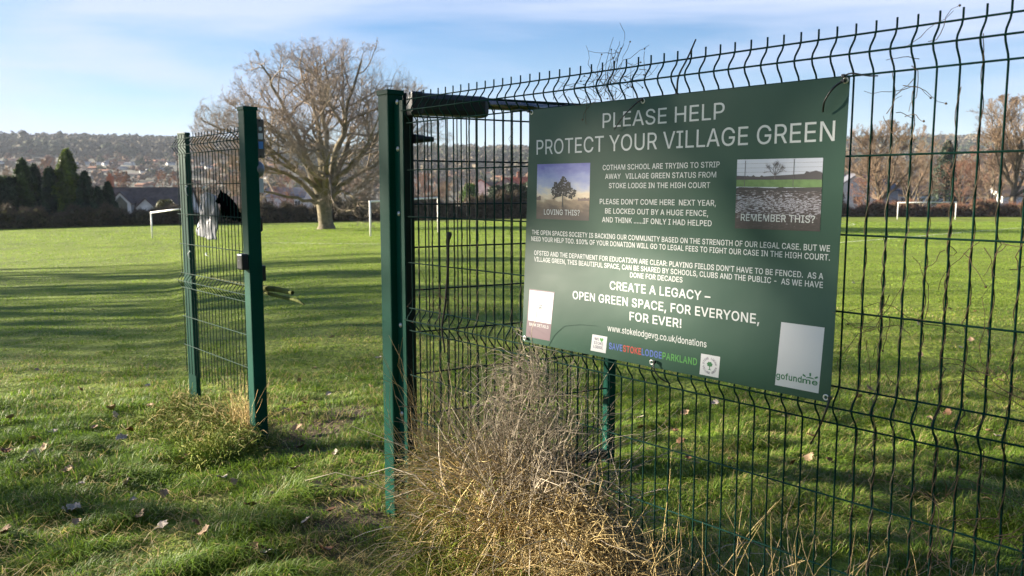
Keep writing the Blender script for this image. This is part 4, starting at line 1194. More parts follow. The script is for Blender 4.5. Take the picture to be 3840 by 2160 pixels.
def big_oak():
    rng = np.random.default_rng(11)
    base = at(1224, 858, 70.0)
    base[2] = float(gz(base[0], base[1])) - 0.05
    k = 0.0125
    def pt(cx, cy, dy):
        return ((cx - 1060) * k, dy, (1378 - cy) * k)
    trunk = np.array([(0, 0, -.1), (0, 0, .35), (-.08, 0, .9), (-.13, 0, 1.7), (-.12, 0, 2.5), (0.0, 0, 3.3)])
    tr = smooth_path(trunk, 14)
    trR = np.interp(np.linspace(0, 1, 14), [0, .08, .25, .5, .75, 1], [1.0, .80, .62, .58, .66, .45])
    L = [
        ([(1000, 1205), (900, 1170), (780, 1138), (640, 1092), (540, 1050)], 1, .17, -2.5),
        ([(1000, 1180), (940, 1100), (880, 1040), (790, 985), (650, 960), (500, 905), (330, 830)], 1, .25, -1.5),
        ([(1020, 1150), (960, 1020), (890, 900), (800, 780), (690, 700), (540, 610), (400, 545)], 1, .30, 2.0),
        ([(1040, 1120), (1010, 1000), (950, 850), (880, 660), (800, 480), (740, 330)], 1, .32, -2.5),
        ([(1050, 1120), (1020, 980), (1000, 800), (940, 560), (930, 380), (960, 220)], 1, .28, 3.0),
        ([(1055, 1120), (1045, 960), (1070, 780), (1040, 600), (1075, 420), (1055, 260)], 1, .33, 1.0),
        ([(1080, 1120), (1115, 960), (1180, 780), (1230, 640), (1270, 480), (1340, 280)], 1, .36, -1.0),
        ([(1090, 1130), (1160, 1000), (1280, 880), (1400, 740), (1520, 560), (1700, 420)], 1, .29, 2.5),
        ([(1090, 1150), (1180, 1070), (1310, 1000), (1430, 930), (1560, 820), (1700, 700)], 1, .23, -2.0),
        ([(1080, 1190), (1150, 1140), (1210, 1117), (1280, 1150), (1350, 1195), (1430, 1245)], 1, .17, -3.0),
        ([(1190, 1128), (1215, 1210), (1242, 1250), (1290, 1200), (1315, 1120), (1430, 1015)], 1, .08, -3.2),
        ([(1040, 1150), (980, 1060), (860, 960), (720, 850), (560, 760), (420, 690)], 1, .2, -4),
        ([(1090, 1140), (1150, 1050), (1260, 960), (1370, 850), (1470, 700), (1560, 600)], 1, .2, -4),
    ]
    PP, RR = [], []
    for pts, _, r, dy in L:
        n = len(pts)
        q = np.array([pt(x, y, dy * (j / (n - 1)) ** .9 * 1.4) for j, (x, y) in enumerate(pts)])
        q = smooth_path(q, 12)
        q[1:-1] += rng.normal(0, .11, (10, 3))
        PP.append(q)
        RR.append(r * np.linspace(1, .34, 12) ** 1.4)
    for _ in range(7):   # limbs towards and away from the viewer
        a = rng.choice([-1, 1]) * math.pi / 2 + rng.uniform(-.6, .6)
        ln = rng.uniform(7, 9)
        el = rng.uniform(.35, 1.0)
        q = [(0.02, 0, 2.9)]
        dd = np.array([math.cos(a) * math.cos(el), math.sin(a) * math.cos(el), math.sin(el)])
        for s in range(1, 6):
            q.append(tuple(np.array(q[-1]) + dd * ln / 5 + rng.normal(0, .15, 3)))
        PP.append(smooth_path(q, 12))
        RR.append(np.linspace(.24, .07, 12))
    P, R = np.array(PP), np.array(RR)
    env = ellipsoid_env((.4, 0, 7.2), (11.0, 9.6, 8.6))
    lv = grow(P, R, [
        dict(n=11, t0=.40, ang=(.5, 1.2), len=.62, k=7, up=.10, trop=.05, wob=.22, rf=.6, rl=.026, rmin=.03),
        dict(n=8, t0=.28, ang=(.5, 1.15), len=.62, k=6, up=.10, trop=.06, wob=.26, rf=.65, rl=.016, rmin=.015),
        dict(n=7, t0=.22, ang=(.45, 1.1), len=.65, k=4, up=.10, trop=.07, wob=.30, rf=.7, rl=.012, rmin=.010, maxp=2.6),
        dict(n=4, t0=.15, ang=(.4, 1.0), len=.85, k=4, up=.10, trop=.08, wob=.30, rf=.8, rl=.009, rmin=.0074, maxp=1.5, tip=.6),
    ], rng, env)
    tree_object('oak_tree', base, [((tr[None], trR[None]), 16), (lv[0], 9)], [(lv[1], 6), (lv[2], 4), (lv[3], 3), (lv[4], 3)], M['bark'], M['twig'],
                'broad leafless old oak standing alone on the playing field')
    return base
OAK = big_oak()

def bare_tree(seed, h, spread, trunk_r, bark, twig, name, loc, label, group=None, n=(9, 6, 6, 4), low=.18, thick=1.0):
    """round-headed leafless tree of height h"""
    rng = np.random.default_rng(seed)
    zt = h * .70
    tr = np.array([(0, 0, -.3), (.0, 0, h * .12), (rng.normal(0, .02 * h), rng.normal(0, .02 * h), h * .3), (rng.normal(0, .03 * h), rng.normal(0, .03 * h), h * .58), (rng.normal(0, .03 * h), 0, zt)])
    P = smooth_path(tr, 14)[None]
    R = (trunk_r * np.interp(np.linspace(0, 1, 14), [0, .1, .4, 1], [1.35, 1, .7, .12]))[None]
    env = ellipsoid_env((0, 0, h * .56), (spread, spread, h * .45))
    lv = grow(P, R, [
        dict(n=n[0] + 6, t0=low, ang=(.45, 1.05), len=.80, k=7, up=.22, trop=.10, wob=.14, rf=.6, rl=.022 * thick, rmin=.02 * thick),
        dict(n=n[1], t0=.2, ang=(.4, 1.0), len=.55, k=5, up=.2, trop=.08, wob=.2, rf=.6, rl=.02 * thick, rmin=.016 * thick),
        dict(n=n[2], t0=.2, ang=(.35, .9), len=.6, k=4, up=.15, trop=.08, wob=.22, rf=.65, rl=.016 * thick, rmin=.012 * thick, maxp=3),
        dict(n=n[3], t0=.2, ang=(.35, .9), len=.75, k=3, up=.12, trop=.06, wob=.25, rf=.7, rl=.012 * thick, rmin=.011 * thick, maxp=1.8, tip=.6),
    ], rng, env)
    return tree_object(name, loc, [(lv[0], 10), (lv[1], 6)], [(lv[2], 4), (lv[3], 3), (lv[4], 3)], bark, twig, label, group)

def gpos(px, y, dz=0.0):
    p = at(px, 713, y)
    p[2] = float(gz(p[0], p[1])) + dz
    return p

M['bark2'] = material('grey_brown_bark', (0.115, 0.092, 0.062), 0.9, spec=0.1, var=0.3, vscale=2)
# trees beyond the right-hand end of the field
def right_trees():
    p = gpos(3300, 122)
    h = zpix(452, 122) - p[2]
    bare_tree(21, h, 9.0, .42, M['bark2'], M['twig_tan'], 'bare_tree', p, 'round leafless tree behind the right-hand goal, just past the banner edge', 'leafless trees beyond the field', n=(13, 9, 8, 5), thick=2.0)
    p = gpos(3420, 130)
    h = zpix(470, 130) - p[2]
    bare_tree(22, h, 7.0, .35, M['bark2'], M['twig_tan'], 'bare_tree', p, 'slimmer leafless tree overlapping the round tree behind the right-hand goal', 'leafless trees beyond the field', thick=1.5)
    p = gpos(3800, 118)
    h = zpix(352, 118) - p[2]
    bare_tree(23, h, 10.5, .55, M['bark2'], M['twig_tan'], 'bare_tree', p, 'tallest leafless tree beyond the field, at the edge of the view', 'leafless trees beyond the field', n=(13, 9, 8, 5), thick=1.9)
    p = gpos(3600, 126)
    bare_tree(24, zpix(600, 126) - p[2], 5.0, .2, M['bark2'], M['twig_red'], 'bare_tree', p, 'low orange brown leafless tree standing over the right-hand goal', 'leafless trees beyond the field', thick=1.6)
    p = gpos(3720, 128)
    bare_tree(25, zpix(560, 128) - p[2], 5.5, .22, M['bark2'], M['twig_tan'], 'bare_tree', p, 'low leafless tree beside the tallest one beyond the field', 'leafless trees beyond the field', thick=1.6)
right_trees()

# foliage made of many small leaf sprays
def sprays(c, nrm_dir, size, rng, aspect=.55):
    """small crossed leaf quads: centres (N,3), facing dirs, sizes -> verts, quads"""
    N = len(c)
    r = nrm(rng.normal(size=(N, 3)))
    a = nrm(np.cross(nrm_dir, r))
    b = nrm(np.cross(nrm_dir, a))
    s = size[:, None]
    V = np.stack([c - a * s - b * s * aspect * .4, c + a * s * .2 - b * s * aspect, c + a * s, c + a * s * .1 + b * s * aspect], 1)
    return V.reshape(-1, 3), np.arange(N * 4).reshape(N, 4)

def conifer(name, loc, h, r, label, col, seed, group=None, n=5200, round_=False, size=.34, lift=0.0, trunk_r=None):
    rng = np.random.default_rng(seed)
    root = empty(name, loc, 0)
    props(root, label, 'conifer', group)
    polyline_tube('trunk', [(0, 0, -.3), (0, 0, h * .5), (0, 0, h * .93)], [trunk_r or r * .10, (trunk_r or r * .10) * .7, .03], M['bark2'], root, 8)
    t = rng.random(n) ** (.8 if not round_ else .7)
    z = lift + t * (h - lift)
    prof = np.where(t < .15, .85 + t, np.sqrt(np.maximum(1 - t, 0)) * (1.06 - .25 * t)) if not round_ else np.sqrt(np.maximum(1 - (t * 1.05 - .08) ** 4, 0)) * .95
    ph = rng.uniform(0, 2 * np.pi, n)
    lump = 1 + .14 * np.sin(ph * 3 + z * 1.1 + seed) + .12 * np.sin(ph * 5 - z * 1.9) + .10 * np.sin(z * 3.7 + ph)
    rr = r * prof * lump * np.where(rng.random(n) < .14, rng.uniform(1.02, 1.22, n), rng.uniform(.72, 1.04, n)) + .05
    c = np.stack([rr * np.cos(ph), rr * np.sin(ph), z + rng.normal(0, .1, n)], -1)
    out = nrm(np.stack([np.cos(ph), np.sin(ph), np.full(n, .35)], -1) + rng.normal(0, .5, (n, 3)))
    V, F = sprays(c, out, rng.uniform(.35, 1.1, n) * size, rng, .42)
    k = rng.uniform(.55, 1.3, n) * (1 + .35 * np.sin(ph * 4 + z * .9))
    T = np.repeat(np.array(col)[None] * k[:, None], 4, 0)
    np_mesh('crown', V, np.asarray(F), M['leafy'], root, T)
    return root

def left_conifers():
    C1, C2, C3 = (0.040, 0.068, 0.014), (0.022, 0.040, 0.016), (0.070, 0.100, 0.014)
    g = 'dark conifers behind the field hedge'
    def put(px, wpx, top, col, seed, label, D=93, rnd=False, nm='cypress_tree'):
        p = gpos(px, D)
        h = zpix(top, D) - p[2]
        conifer(nm, p, h, wpx * 1.28 / FPX * D / 2, label, col, seed, g, round_=rnd)
    put(88, 92, 602, C1, 31, 'broad cypress with a pointed olive green top, second from the dark shrub at the end')
    put(132, 74, 622, C2, 32, 'narrow dark cypress hidden between two taller olive ones', 95)
    put(190, 84, 632, C2, 33, 'dark cypress just in front of the tallest olive cypress', 92)
    put(256, 104, 566, C3, 34, 'tallest cypress of the row with a bright olive green top')
    put(320, 66, 650, C2, 35, 'dark cypress with a thin spire right of the tallest one', 92)
    put(366, 56, 712, C2, 36, 'short dark cypress beside the white house with the dormer', 91)
    put(405, 50, 690, C2, 37, 'dark slender cypress nearest the white house gable', 92)
    put(14, 110, 668, (0.020, 0.034, 0.012), 38, 'round topped dark evergreen at the outer end of the conifer row', 92, True, 'evergreen_shrub')
    # further evergreens in the middle distance
    p = gpos(1762, 116)
    conifer('evergreen_shrub', p, zpix(692, 116) - p[2], 1.25, 'bright green bush seen through the gate mesh in front of the red roofed houses', (0.060, 0.115, 0.015), 41, round_=True, n=2600, size=.22)
    for j, (px, top, w, lab) in enumerate(((1862, 700, 1.5, 'dark evergreen bush seen through the gate mesh, nearest the bright green bush'), (1922, 692, 1.9, 'dark evergreen bush below the pinkish house seen through the gate mesh'), (1985, 688, 1.8, 'dark evergreen bush half hidden by the banner edge'))):
        p = gpos(px, 109)
        conifer('evergreen_shrub', p, zpix(top, 109) - p[2], w, lab, (0.022, 0.036, 0.014), 42 + j, round_=True, n=2600, size=.24)
    p = gpos(3545, 140)
    conifer('pine_tree', p, zpix(530, 140) - p[2], 3.0, 'dark green conifer among the leafless trees behind the right-hand goal', (0.024, 0.040, 0.020), 46, n=3200)
    p = gpos(615, 105)
    conifer('evergreen_shrub', p, zpix(752, 105) - p[2], 1.4, 'olive green bush between the white house and the far fence post', (0.060, 0.062, 0.016), 47, round_=True, n=2000, size=.2)
left_conifers()

# hedges along the field edge
def hedge(name, u0, u1, h0, h1, label, twig, seed, lead=0.0, n=26000, gap=.0):
    rng = np.random.default_rng(seed)
    uu = rng.uniform(u0, u1, n)
    D = edge_dist(uu) + 0.6 + lead + rng.normal(0, .7, n)
    x, y = uu * D, D
    g = gz(x, np.minimum(y, edge_dist(uu)))
    h = np.interp(uu, np.linspace(u0, u1, len(h0)), h0)
    h = h * (1 + .22 * np.sin(uu * 61 + seed) + .17 * np.sin(uu * 143 + 2) + .14 * np.sin(uu * 317))
    z = rng.random(n) ** .85 * h
    base = np.stack([x, y, g + z], -1)
    d = nrm(rng.normal(size=(n, 3)) * np.array([1, .7, .8]) + np.array([0, -.1, .5]))
    L = rng.uniform(.25, .75, n)
    P = np.stack([base, base + d * L[:, None] * .5 + rng.normal(0, .04, (n, 3)), base + d * L[:, None] + rng.normal(0, .06, (n, 3))], 1)
    R = np.stack([np.full(n, .022), np.full(n, .016), np.full(n, .008)], 1)
    um = (u0 + u1) / 2
    Dm = float(edge_dist(um))
    root = empty(name, (um * Dm, Dm, float(gz(um * Dm, Dm))), 0)
    props(root, label, 'hedge', 'hedges along the field edge')
    o = np.array(root.location)
    V, F = tubes(P - o, R, 3)
    np_mesh('twigs', V, F, twig, root)
    # leafy body that fills the inside
    m = n // 2
    k = rng.integers(0, n, m)
    c = base[k] + rng.normal(0, .12, (m, 3)) - o
    c[:, 2] = np.minimum(c[:, 2], (g[k] + h[k] * .92) - o[2])
    V, F = sprays(c, nrm(rng.normal(size=(m, 3)) + np.array([0, -.6, .4])), rng.uniform(.12, .32, m), rng)
    col = np.array(h1)
    cl = .5 + .5 * np.sin(uu[k] * 83 + seed) * np.sin(uu[k] * 37)
    T = np.repeat(col[None] * (rng.uniform(.5, 1.5, m) * (.6 + 1.0 * cl))[:, None], 4, 0)
    np_mesh('leaves', V, F, M['leafy'], root, T)
    return root
hedge('hedge', -.68, -.43, [2.0, 1.7, 1.8, 1.6, 1.45], (0.075, 0.066, 0.030), 'dark brown hedge below the conifers and the white house', M['twig_dark'], 51)
hedge('hedge', -.43, -.155, [1.45, 1.4, 1.9, 2.2, 2.2], (0.062, 0.052, 0.028), 'dark hedge running behind the old oak', M['twig_dark'], 52)
hedge('hedge', -.155, .12, [2.3, 2.2, 2.5, 2.3], (0.070, 0.052, 0.032), 'dark hedge seen through the gate mesh below the red roofed houses', M['twig_dark'], 53)
hedge('hedge', .12, .40, [2.6, 2.6, 2.8, 2.6], (0.075, 0.055, 0.032), 'brown hedge hidden mostly behind the banner', M['twig_dark'], 54, n=15000)
hedge('hedge', .40, .68, [1.6, 1.5, 1.5, 1.7, 1.9], (0.085, 0.058, 0.032), 'reddish brown hedge behind the right-hand goal', M['twig_red'], 55)

# ------------------------------------------------------------------ goals and pitch lines
def goal(pl, pr, yl, yr, htl, label):
    """pl, pr: picture x of the posts; yl, yr their distances"""
    A, B = at(pl, 713, yl), at(pr, 713, yr)
    A[2], B[2] = float(gz(A[0], A[1])), float(gz(B[0], B[1]))
    za, zb_ = zpix(htl[0], yl), zpix(htl[1], yr)
    mid = (A + B) / 2
    root = empty('goal_frame', mid, 0)
    props(root, label, 'goal', 'football goals on the playing field')
    r = .055
    polyline_tube('goal_post', [A - mid + (0, 0, -.2), np.array([A[0], A[1], za]) - mid], r, M['paint_w'], root, 10)
    polyline_tube('goal_post', [B - mid + (0, 0, -.2), np.array([B[0], B[1], zb_]) - mid], r, M['paint_w'], root, 10)
    ex = nrm((B - A)[None])[0] * r
    ex[2] = 0
    polyline_tube('crossbar', [np.array([A[0], A[1], za]) - mid - ex, np.array([B[0], B[1], zb_]) - mid + ex], r, M['paint_w'], root, 10)
goal(562, 679, 62, 57.5, (797, 783), 'white goal frame seen left of the far fence post')
goal(1386, 1642, 51, 56, (756, 741), 'white goal frame partly hidden by the gate post in front of the old oak')
goal(3371, 3589, 98, 98, (760, 758), 'white goal frame seen through the fence right of the banner')

M['chalk'] = material('chalk_line', (0.55, 0.58, 0.42), 0.9, var=0.25, vscale=1.5)
def pitch_line(pix, w=0.11):
    pts = np.array([ground_at(x, y, 8, 110) for x, y in pix])
    q = smooth_path(pts, 40)
    q[:, 2] = gz(q[:, 0], q[:, 1]) + .022
    t = np.gradient(q, axis=0)
    n = nrm(np.stack([-t[:, 1], t[:, 0], np.zeros(len(t))], -1)) * w / 2
    V = np.concatenate([q + n, q - n])
    K = len(q)
    i = np.arange(K - 1)
    F = np.stack([i + K, i + K + 1, i + 1, i], -1)
    props(np_mesh('pitch_marking', V, F, M['chalk']), kind='structure')
pitch_line([(3100, 914), (3161, 910), (3350, 895), (3583, 875), (3838, 854), (3900, 848)])
pitch_line([(960, 913), (1090, 912), (1200, 915), (1420, 916)])
pitch_line([(3130, 840), (3180, 838), (3205, 842), (3180, 846)], .13)

# ------------------------------------------------------------------ houses
def wallmat(name, c, v=.12):
    return material(name, c, .8, spec=.2, var=v, vscale=1.2)
WM = {'white': wallmat('white_render', (.62, .60, .56)), 'cream': wallmat('cream_render', (.50, .42, .29)), 'brick': wallmat('red_brick', (.30, .135, .085), .25),
      'grey': wallmat('grey_render', (.32, .31, .31)), 'pink': wallmat('pink_render', (.42, .27, .22))}
RM = {'brown': wallmat('brown_roof_tiles', (.115, .085, .070), .3), 'red': wallmat('red_roof_tiles', (.36, .100, .055), .25), 'slate': wallmat('grey_slate', (.115, .12, .14), .2),
      'orange': wallmat('orange_roof_tiles', (.33, .155, .085), .25)}
M['pane'] = material('window_pane', (.025, .03, .036), .15, spec=.6)
M['uframe'] = material('white_window_frame', (.66, .66, .66), .5)

def gable(bm, w, d, h, rh, x=0, y=0, z=0, roof=None, ov=.25, axis='x', bw=None):
    """walls with two gables into bm, roof slabs into roof; ridge runs along axis"""
    def T(a, b, c):
        return (x + (a if axis == 'x' else b), y + (b if axis == 'x' else a), z + c)
    v = [bm.verts.new(T(*p)) for p in ((-w / 2, -d / 2, 0), (w / 2, -d / 2, 0), (w / 2, d / 2, 0), (-w / 2, d / 2, 0), (-w / 2, -d / 2, h), (w / 2, -d / 2, h), (w / 2, d / 2, h), (-w / 2, d / 2, h), (-w / 2, 0, h + rh), (w / 2, 0, h + rh))]
    for f in ((0, 1, 5, 4), (2, 3, 7, 6), (1, 2, 6, 9, 5), (3, 0, 4, 8, 7), (3, 2, 1, 0)):
        bm.faces.new([v[i] for i in f])
    t = .14
    s = rh / (d / 2)
    for sg in (-1, 1):
        e = d / 2 + ov
        pts = []
        for xx in (-w / 2 - ov, w / 2 + ov):
            pts += [T(xx, sg * 0.0, h + rh + .02), T(xx, sg * e, h - s * ov + .02), T(xx, sg * e, h - s * ov + t + .02), T(xx, sg * 0.0, h + rh + t + .06)]
        q = [roof.verts.new(p) for p in pts]
        for f in ((0, 1, 2, 3), (7, 6, 5, 4), (0, 4, 5, 1), (1, 5, 6, 2), (2, 6, 7, 3), (3, 7, 4, 0)):
            roof.faces.new([q[i] for i in f])

def window(parent, c, w, h, normal='-y'):
    """frame standing proud of the wall with a pane inside"""
    bm = bmesh.new()
    t = .07
    for dx, dz, sx, sz in ((0, h / 2, w + t, t), (0, -h / 2, w + t, t), (-w / 2, 0, t, h), (w / 2, 0, t, h), (0, 0, t * .7, h)):
        if normal in ('-y', 'y'):
            add_box(bm, (c[0] + dx, c[1], c[2] + dz), (sx, .10, sz))
        else:
            add_box(bm, (c[0], c[1] + dx, c[2] + dz), (.10, sx, sz))
    f = bm_obj('window', bm, M['uframe'], parent)
    s = (w, .04, h) if normal in ('-y', 'y') else (.04, w, h)
    bm = bmesh.new()
    add_box(bm, c, s)
    bm_obj('pane', bm, M['pane'], f)
    return f

def house(px, base_py, D, w, d, h, rh, wall, roof, rz, label, group=None, axis='x', wins=0, chim=None, cat='house', name='house', sink=1.0, z=None):
    p = at(px, 713, D)
    p[2] = float(gz(p[0], p[1])) if z is None else z
    root = empty(name, (p[0], p[1], p[2] - sink), rz)
    props(root, label, cat, group)
    bm, rf = bmesh.new(), bmesh.new()
    gable(bm, w, d, h + sink, rh, roof=rf, axis=axis)
    bm_obj('wall', bm, WM[wall], root)
    r = bm_obj('roof', rf, RM[roof], root)
    if chim is not None:
        bm = bmesh.new()
        add_box(bm, (chim, 0, h + sink + rh + .5), (.9, .7, 1.9))
        add_box(bm, (chim - .2, 0, h + sink + rh + 1.6), (.22, .22, .4))
        add_box(bm, (chim + .2, 0, h + sink + rh + 1.6), (.22, .22, .4))
        bm_obj('chimney', bm, WM['brick'], r)
    for k in range(wins):
        x = (-w / 2 + w * (k + .5) / wins)
        window(root, (x, -(d if axis == 'x' else w) / 2 - .03, sink + h * .62), min(1.3, w / wins * .5), 1.2)
    return root

def near_houses():
    # white house with the big dormer, behind the conifers
    D = 124
    mpp = D / FPX
    zr = zpix(702, D)
    c = at(560, 713, D)
    zb = zr - 8.2
    root = empty('house', (c[0], c[1], zb), rad(4))
    props(root, 'white bungalow with a brown roof and a big glazed dormer beside the conifers', 'house')
    bm, rf = bmesh.new(), bmesh.new()
    gable(bm, 12.4, 8.0, 4.0, 4.0, roof=rf, ov=.3)
    bm_obj('wall', bm, WM['white'], root)
    r = bm_obj('roof', rf, RM['brown'], root)
    bm = bmesh.new()
    add_box(bm, (-5.6, 0, 8.7), (.8, .8, 2.2))
    add_box(bm, (-5.6, 0, 9.95), (.35, .35, .5))
    bm_obj('chimney', bm, material('orange_brick', (.42, .16, .08), .8), r)
    # dormer: gabled box facing the field
    def dormer(x, w, z0, h, rh, dep, nm, glazed):
        bm, rf2 = bmesh.new(), bmesh.new()
        gable(bm, dep, w, h, rh, x=x, y=-4.0 + dep / 2 - .1, z=z0, roof=rf2, ov=.22, axis='y')
        dm = bm_obj(nm, bm, WM['white'], root)
        bm_obj('dormer_roof', rf2, RM['brown'], dm)
        if glazed:
            bm = bmesh.new()
            y = -4.0 - .16
            pts = [(x - w * .33, y, z0 + .2), (x + w * .33, y, z0 + .2), (x + w * .33, y, z0 + h), (x, y, z0 + h + rh * .72), (x - w * .33, y, z0 + h)]
            bk = [(a, b + .06, cc) for a, b, cc in pts]
            vs = [bm.verts.new(q) for q in pts]
            vb = [bm.verts.new(q) for q in bk]
            bm.faces.new(vs)
            for i in range(5):
                bm.faces.new([vs[i], vb[i], vb[(i + 1) % 5], vs[(i + 1) % 5]])
            bm_obj('dormer_glazing', bm, M['pane'], dm)
    dormer(-2.7, 2.9, 4.2, 1.7, 1.5, 4.4, 'dormer', True)
    dormer(.8, 2.7, 4.0, 1.2, 1.3, 4.6, 'porch', False)
    window(root, (-1.0, -4.04, 2.4), 1.3, 1.2)
    window(root, (3.9, -4.04, 2.4), 1.5, 1.2)
    # red roofed houses seen through the gate mesh
    def hz(px, top, D, w, d, h, rh, wall, roof, rz, label, axis='x', wins=2, chim=None, group=None):
        z = zpix(top, D) - h - rh
        house(px, 0, D, w, d, h, rh, wall, roof, rz, label, axis=axis, wins=wins, chim=chim, z=z, sink=3.0, group=group)
    hz(1805, 676, 215, 6.5, 7.5, 4.6, 2.8, 'white', 'red', 0, 'white gabled house with a red roof seen through the gate mesh', axis='y', chim=None)
    hz(1860, 684, 222, 8.0, 7.0, 4.4, 2.4, 'brick', 'brown', rad(8), 'brown roofed brick house beside the white gable seen through the gate mesh', chim=2.0)
    hz(1905, 668, 205, 6.0, 7.4, 5.0, 2.6, 'pink', 'red', rad(-10), 'pinkish house with a red roof seen through the gate mesh', axis='y')
    hz(1965, 666, 230, 7.0, 7.0, 4.6, 2.5, 'brick', 'red', rad(5), 'red roofed brick house nearest the banner edge', chim=-1.5)
    hz(1080, 706, 190, 9.0, 7.0, 3.6, 2.0, 'white', 'slate', 0, 'long white house behind the lower limbs of the oak', wins=3)
    hz(1148, 708, 196, 5.0, 7.0, 3.4, 2.2, 'white', 'slate', rad(12), 'small white gabled house behind the lower limbs of the oak', axis='y', wins=1)
    hz(905, 740, 150, 8.0, 6.0, 3.0, 2.0, 'cream', 'brown', 0, 'cream house low behind the black glove and the latch post', wins=3)
    # houses beyond the right-hand goal
    hz(3198, 655, 150, 5.2, 8.5, 4.4, 2.8, 'white', 'slate', rad(-6), 'white gabled house with a small window, just right of the banner', axis='y', wins=1)
    hz(3240, 660, 156, 9.0, 7.5, 3.6, 2.6, 'grey', 'slate', rad(10), 'grey slate roofed house behind the round leafless tree', wins=1)
    hz(3418, 700, 160, 9.0, 7.0, 2.9, 1.6, 'white', 'brown', 0, 'white bungalow above the crossbar of the right-hand goal', wins=3)
    hz(3590, 700, 163, 8.5, 7.0, 2.9, 1.6, 'cream', 'brown', 0, 'cream bungalow right of the white one behind the right-hand goal', wins=3)
    hz(3790, 700, 160, 7.0, 7.0, 3.2, 1.8, 'white', 'brown', 0, 'white bungalow behind the tallest leafless tree', wins=2)
near_houses()

FAR = []
def far_houses():
    rng = random.Random(5)
    s = 2.683
    W, O = 'white', 'orange'
    lst = [(793, 425, W, 'g'), (885, 420, W, 'l'), (1040, 425, W, 'l'), (1085, 427, W, 'g'), (1115, 408, W, 'g'), (1237, 420, 'pink', 'g'), (1325, 425, W, 'l'), (1358, 425, W, 'g'),
           (1465, 505, W, 'g'), (1520, 490, W, 'g'), (1590, 486, W, 'g'), (1645, 482, W, 'g'), (830, 462, 'cream', 'l'), (900, 560, 'grey', 'l'), (1360, 540, 'cream', 'l'),
           (140, 388, 'pink', 'l'), (310, 402, 'pink', 'l'), (30, 412, W, 'g'), (1480, 402, 'brick', 'l'), (1560, 405, 'brick', 'l'), (1625, 398, 'brick', 'l'), (1730, 425, W, 'g'),
           (960, 470, 'brick', 'l'), (1180, 468, 'brick', 'l'), (1060, 500, 'pink', 'l'), (1250, 470, W, 'g'), (1430, 640, 'brick', 'l'), (1510, 625, 'brick', 'l'), (760, 500, 'grey', 'l'), (840, 500, 'cream', 'l'),
           (2070, 425, W, 'g'), (2115, 462, W, 'g'), (2400, 420, W, 'l'), (2330, 455, 'brick', 'l'), (2010, 470, 'brick', 'l'), (2190, 440, 'pink', 'l'), (2260, 430, W, 'g')]
    pix = [(x / s, 450 + y / s, c, k) for x, y, c, k in lst]
    pix += [(640 + x / 1.811, 100 + y / 1.811, c, k) for x, y, c, k in ((700, 935, 'pink', 'l'), (760, 930, 'brick', 'l'), (880, 945, W, 'g'), (1270, 985, W, 'g'), (660, 1015, W, 'l'), (1310, 930, 'brick', 'l'), (1180, 930, 'pink', 'l'))]
    pix += [(1380 + x / 2.07, 300 + y / 2.07, c, k) for x, y, c, k in ((950, 715, 'pink', 'l'), (1010, 745, 'brick', 'l'), (700, 690, 'brick', 'l'), (560, 700, W, 'g'), (455, 715, W, 'g'), (820, 690, 'pink', 'l'), (880, 690, W, 'g'), (1130, 680, 'brick', 'l'), (1200, 700, 'pink', 'l'), (380, 720, 'brick', 'l'))]
    for x, y, c, k in pix:
        p = ground_at(x, y + 10, 130, 1300)
        D = float(p[1])
        wpx = 15 if k == 'g' else rng.uniform(26, 38)
        w = max(wpx * D / FPX, 5)
        FAR.append((p[0] / D, D, w / D * .75))
        h = 11 * D / FPX * .9
        rf = {'white': 'slate', 'cream': 'brown', 'brick': 'orange', 'pink': 'orange', 'grey': 'slate'}[c]
        lab = {('white', 'g'): 'small white gable end far off on the estate below the woods', ('white', 'l'): 'long pale house far off on the estate below the woods'}.get((c, k), {'white': '',
            'cream': 'cream house far off on the hillside estate', 'brick': 'brick house with an orange roof far off on the hillside estate', 'pink': 'pinkish house with an orange roof far off on the hillside estate', 'grey': 'grey roofed house far off on the hillside estate'}[c])
        house(x, 0, D, w if k == 'l' else w * 1.6, 7.0 if k == 'l' else max(5, w), h * .55, h * .45, c, rf, rng.uniform(-1.0, -.55) if k == 'g' else rng.uniform(-.5, .1), lab, 'houses on the far hillside', axis='x' if k == 'l' else 'y', wins=0, sink=2.5)
far_houses()

# ------------------------------------------------------------------ woodland and valley trees
def crowns(name, pts, R, H, cols, rng, m=70, size=.30, kv=.3):
    """many far tree crowns as loose clumps: pts (N,3), R radii, H heights"""
    N = len(pts)
    th = rng.uniform(0, 2 * np.pi, (N, m))
    cz = rng.uniform(-.5, 1, (N, m))
    sr = np.sqrt(1 - np.clip(cz, -1, 1) ** 2)
    lump = rng.uniform(.75, 1.08, (N, m))
    d = np.stack([sr * np.cos(th), sr * np.sin(th), cz], -1)
    c = pts[:, None, :] + d * lump[..., None] * np.stack([R, R, H * .5], -1)[:, None, :]
    c[..., 2] += (H * .55)[:, None]
    n = nrm(d + rng.normal(0, .45, d.shape))
    s = (R[:, None] * size * rng.uniform(.6, 1.3, (N, m))).reshape(-1)
    V, F = sprays(c.reshape(-1, 3), n.reshape(-1, 3), s, rng, aspect=.8)
    k = rng.uniform(1 - kv, 1 + kv, (N, m, 1))
    T = np.repeat((cols[:, None, :] * k).reshape(-1, 3), 4, 0)
    o = props(np_mesh(name, V, F, M['woods'], tint=T), kind='stuff')
    return o

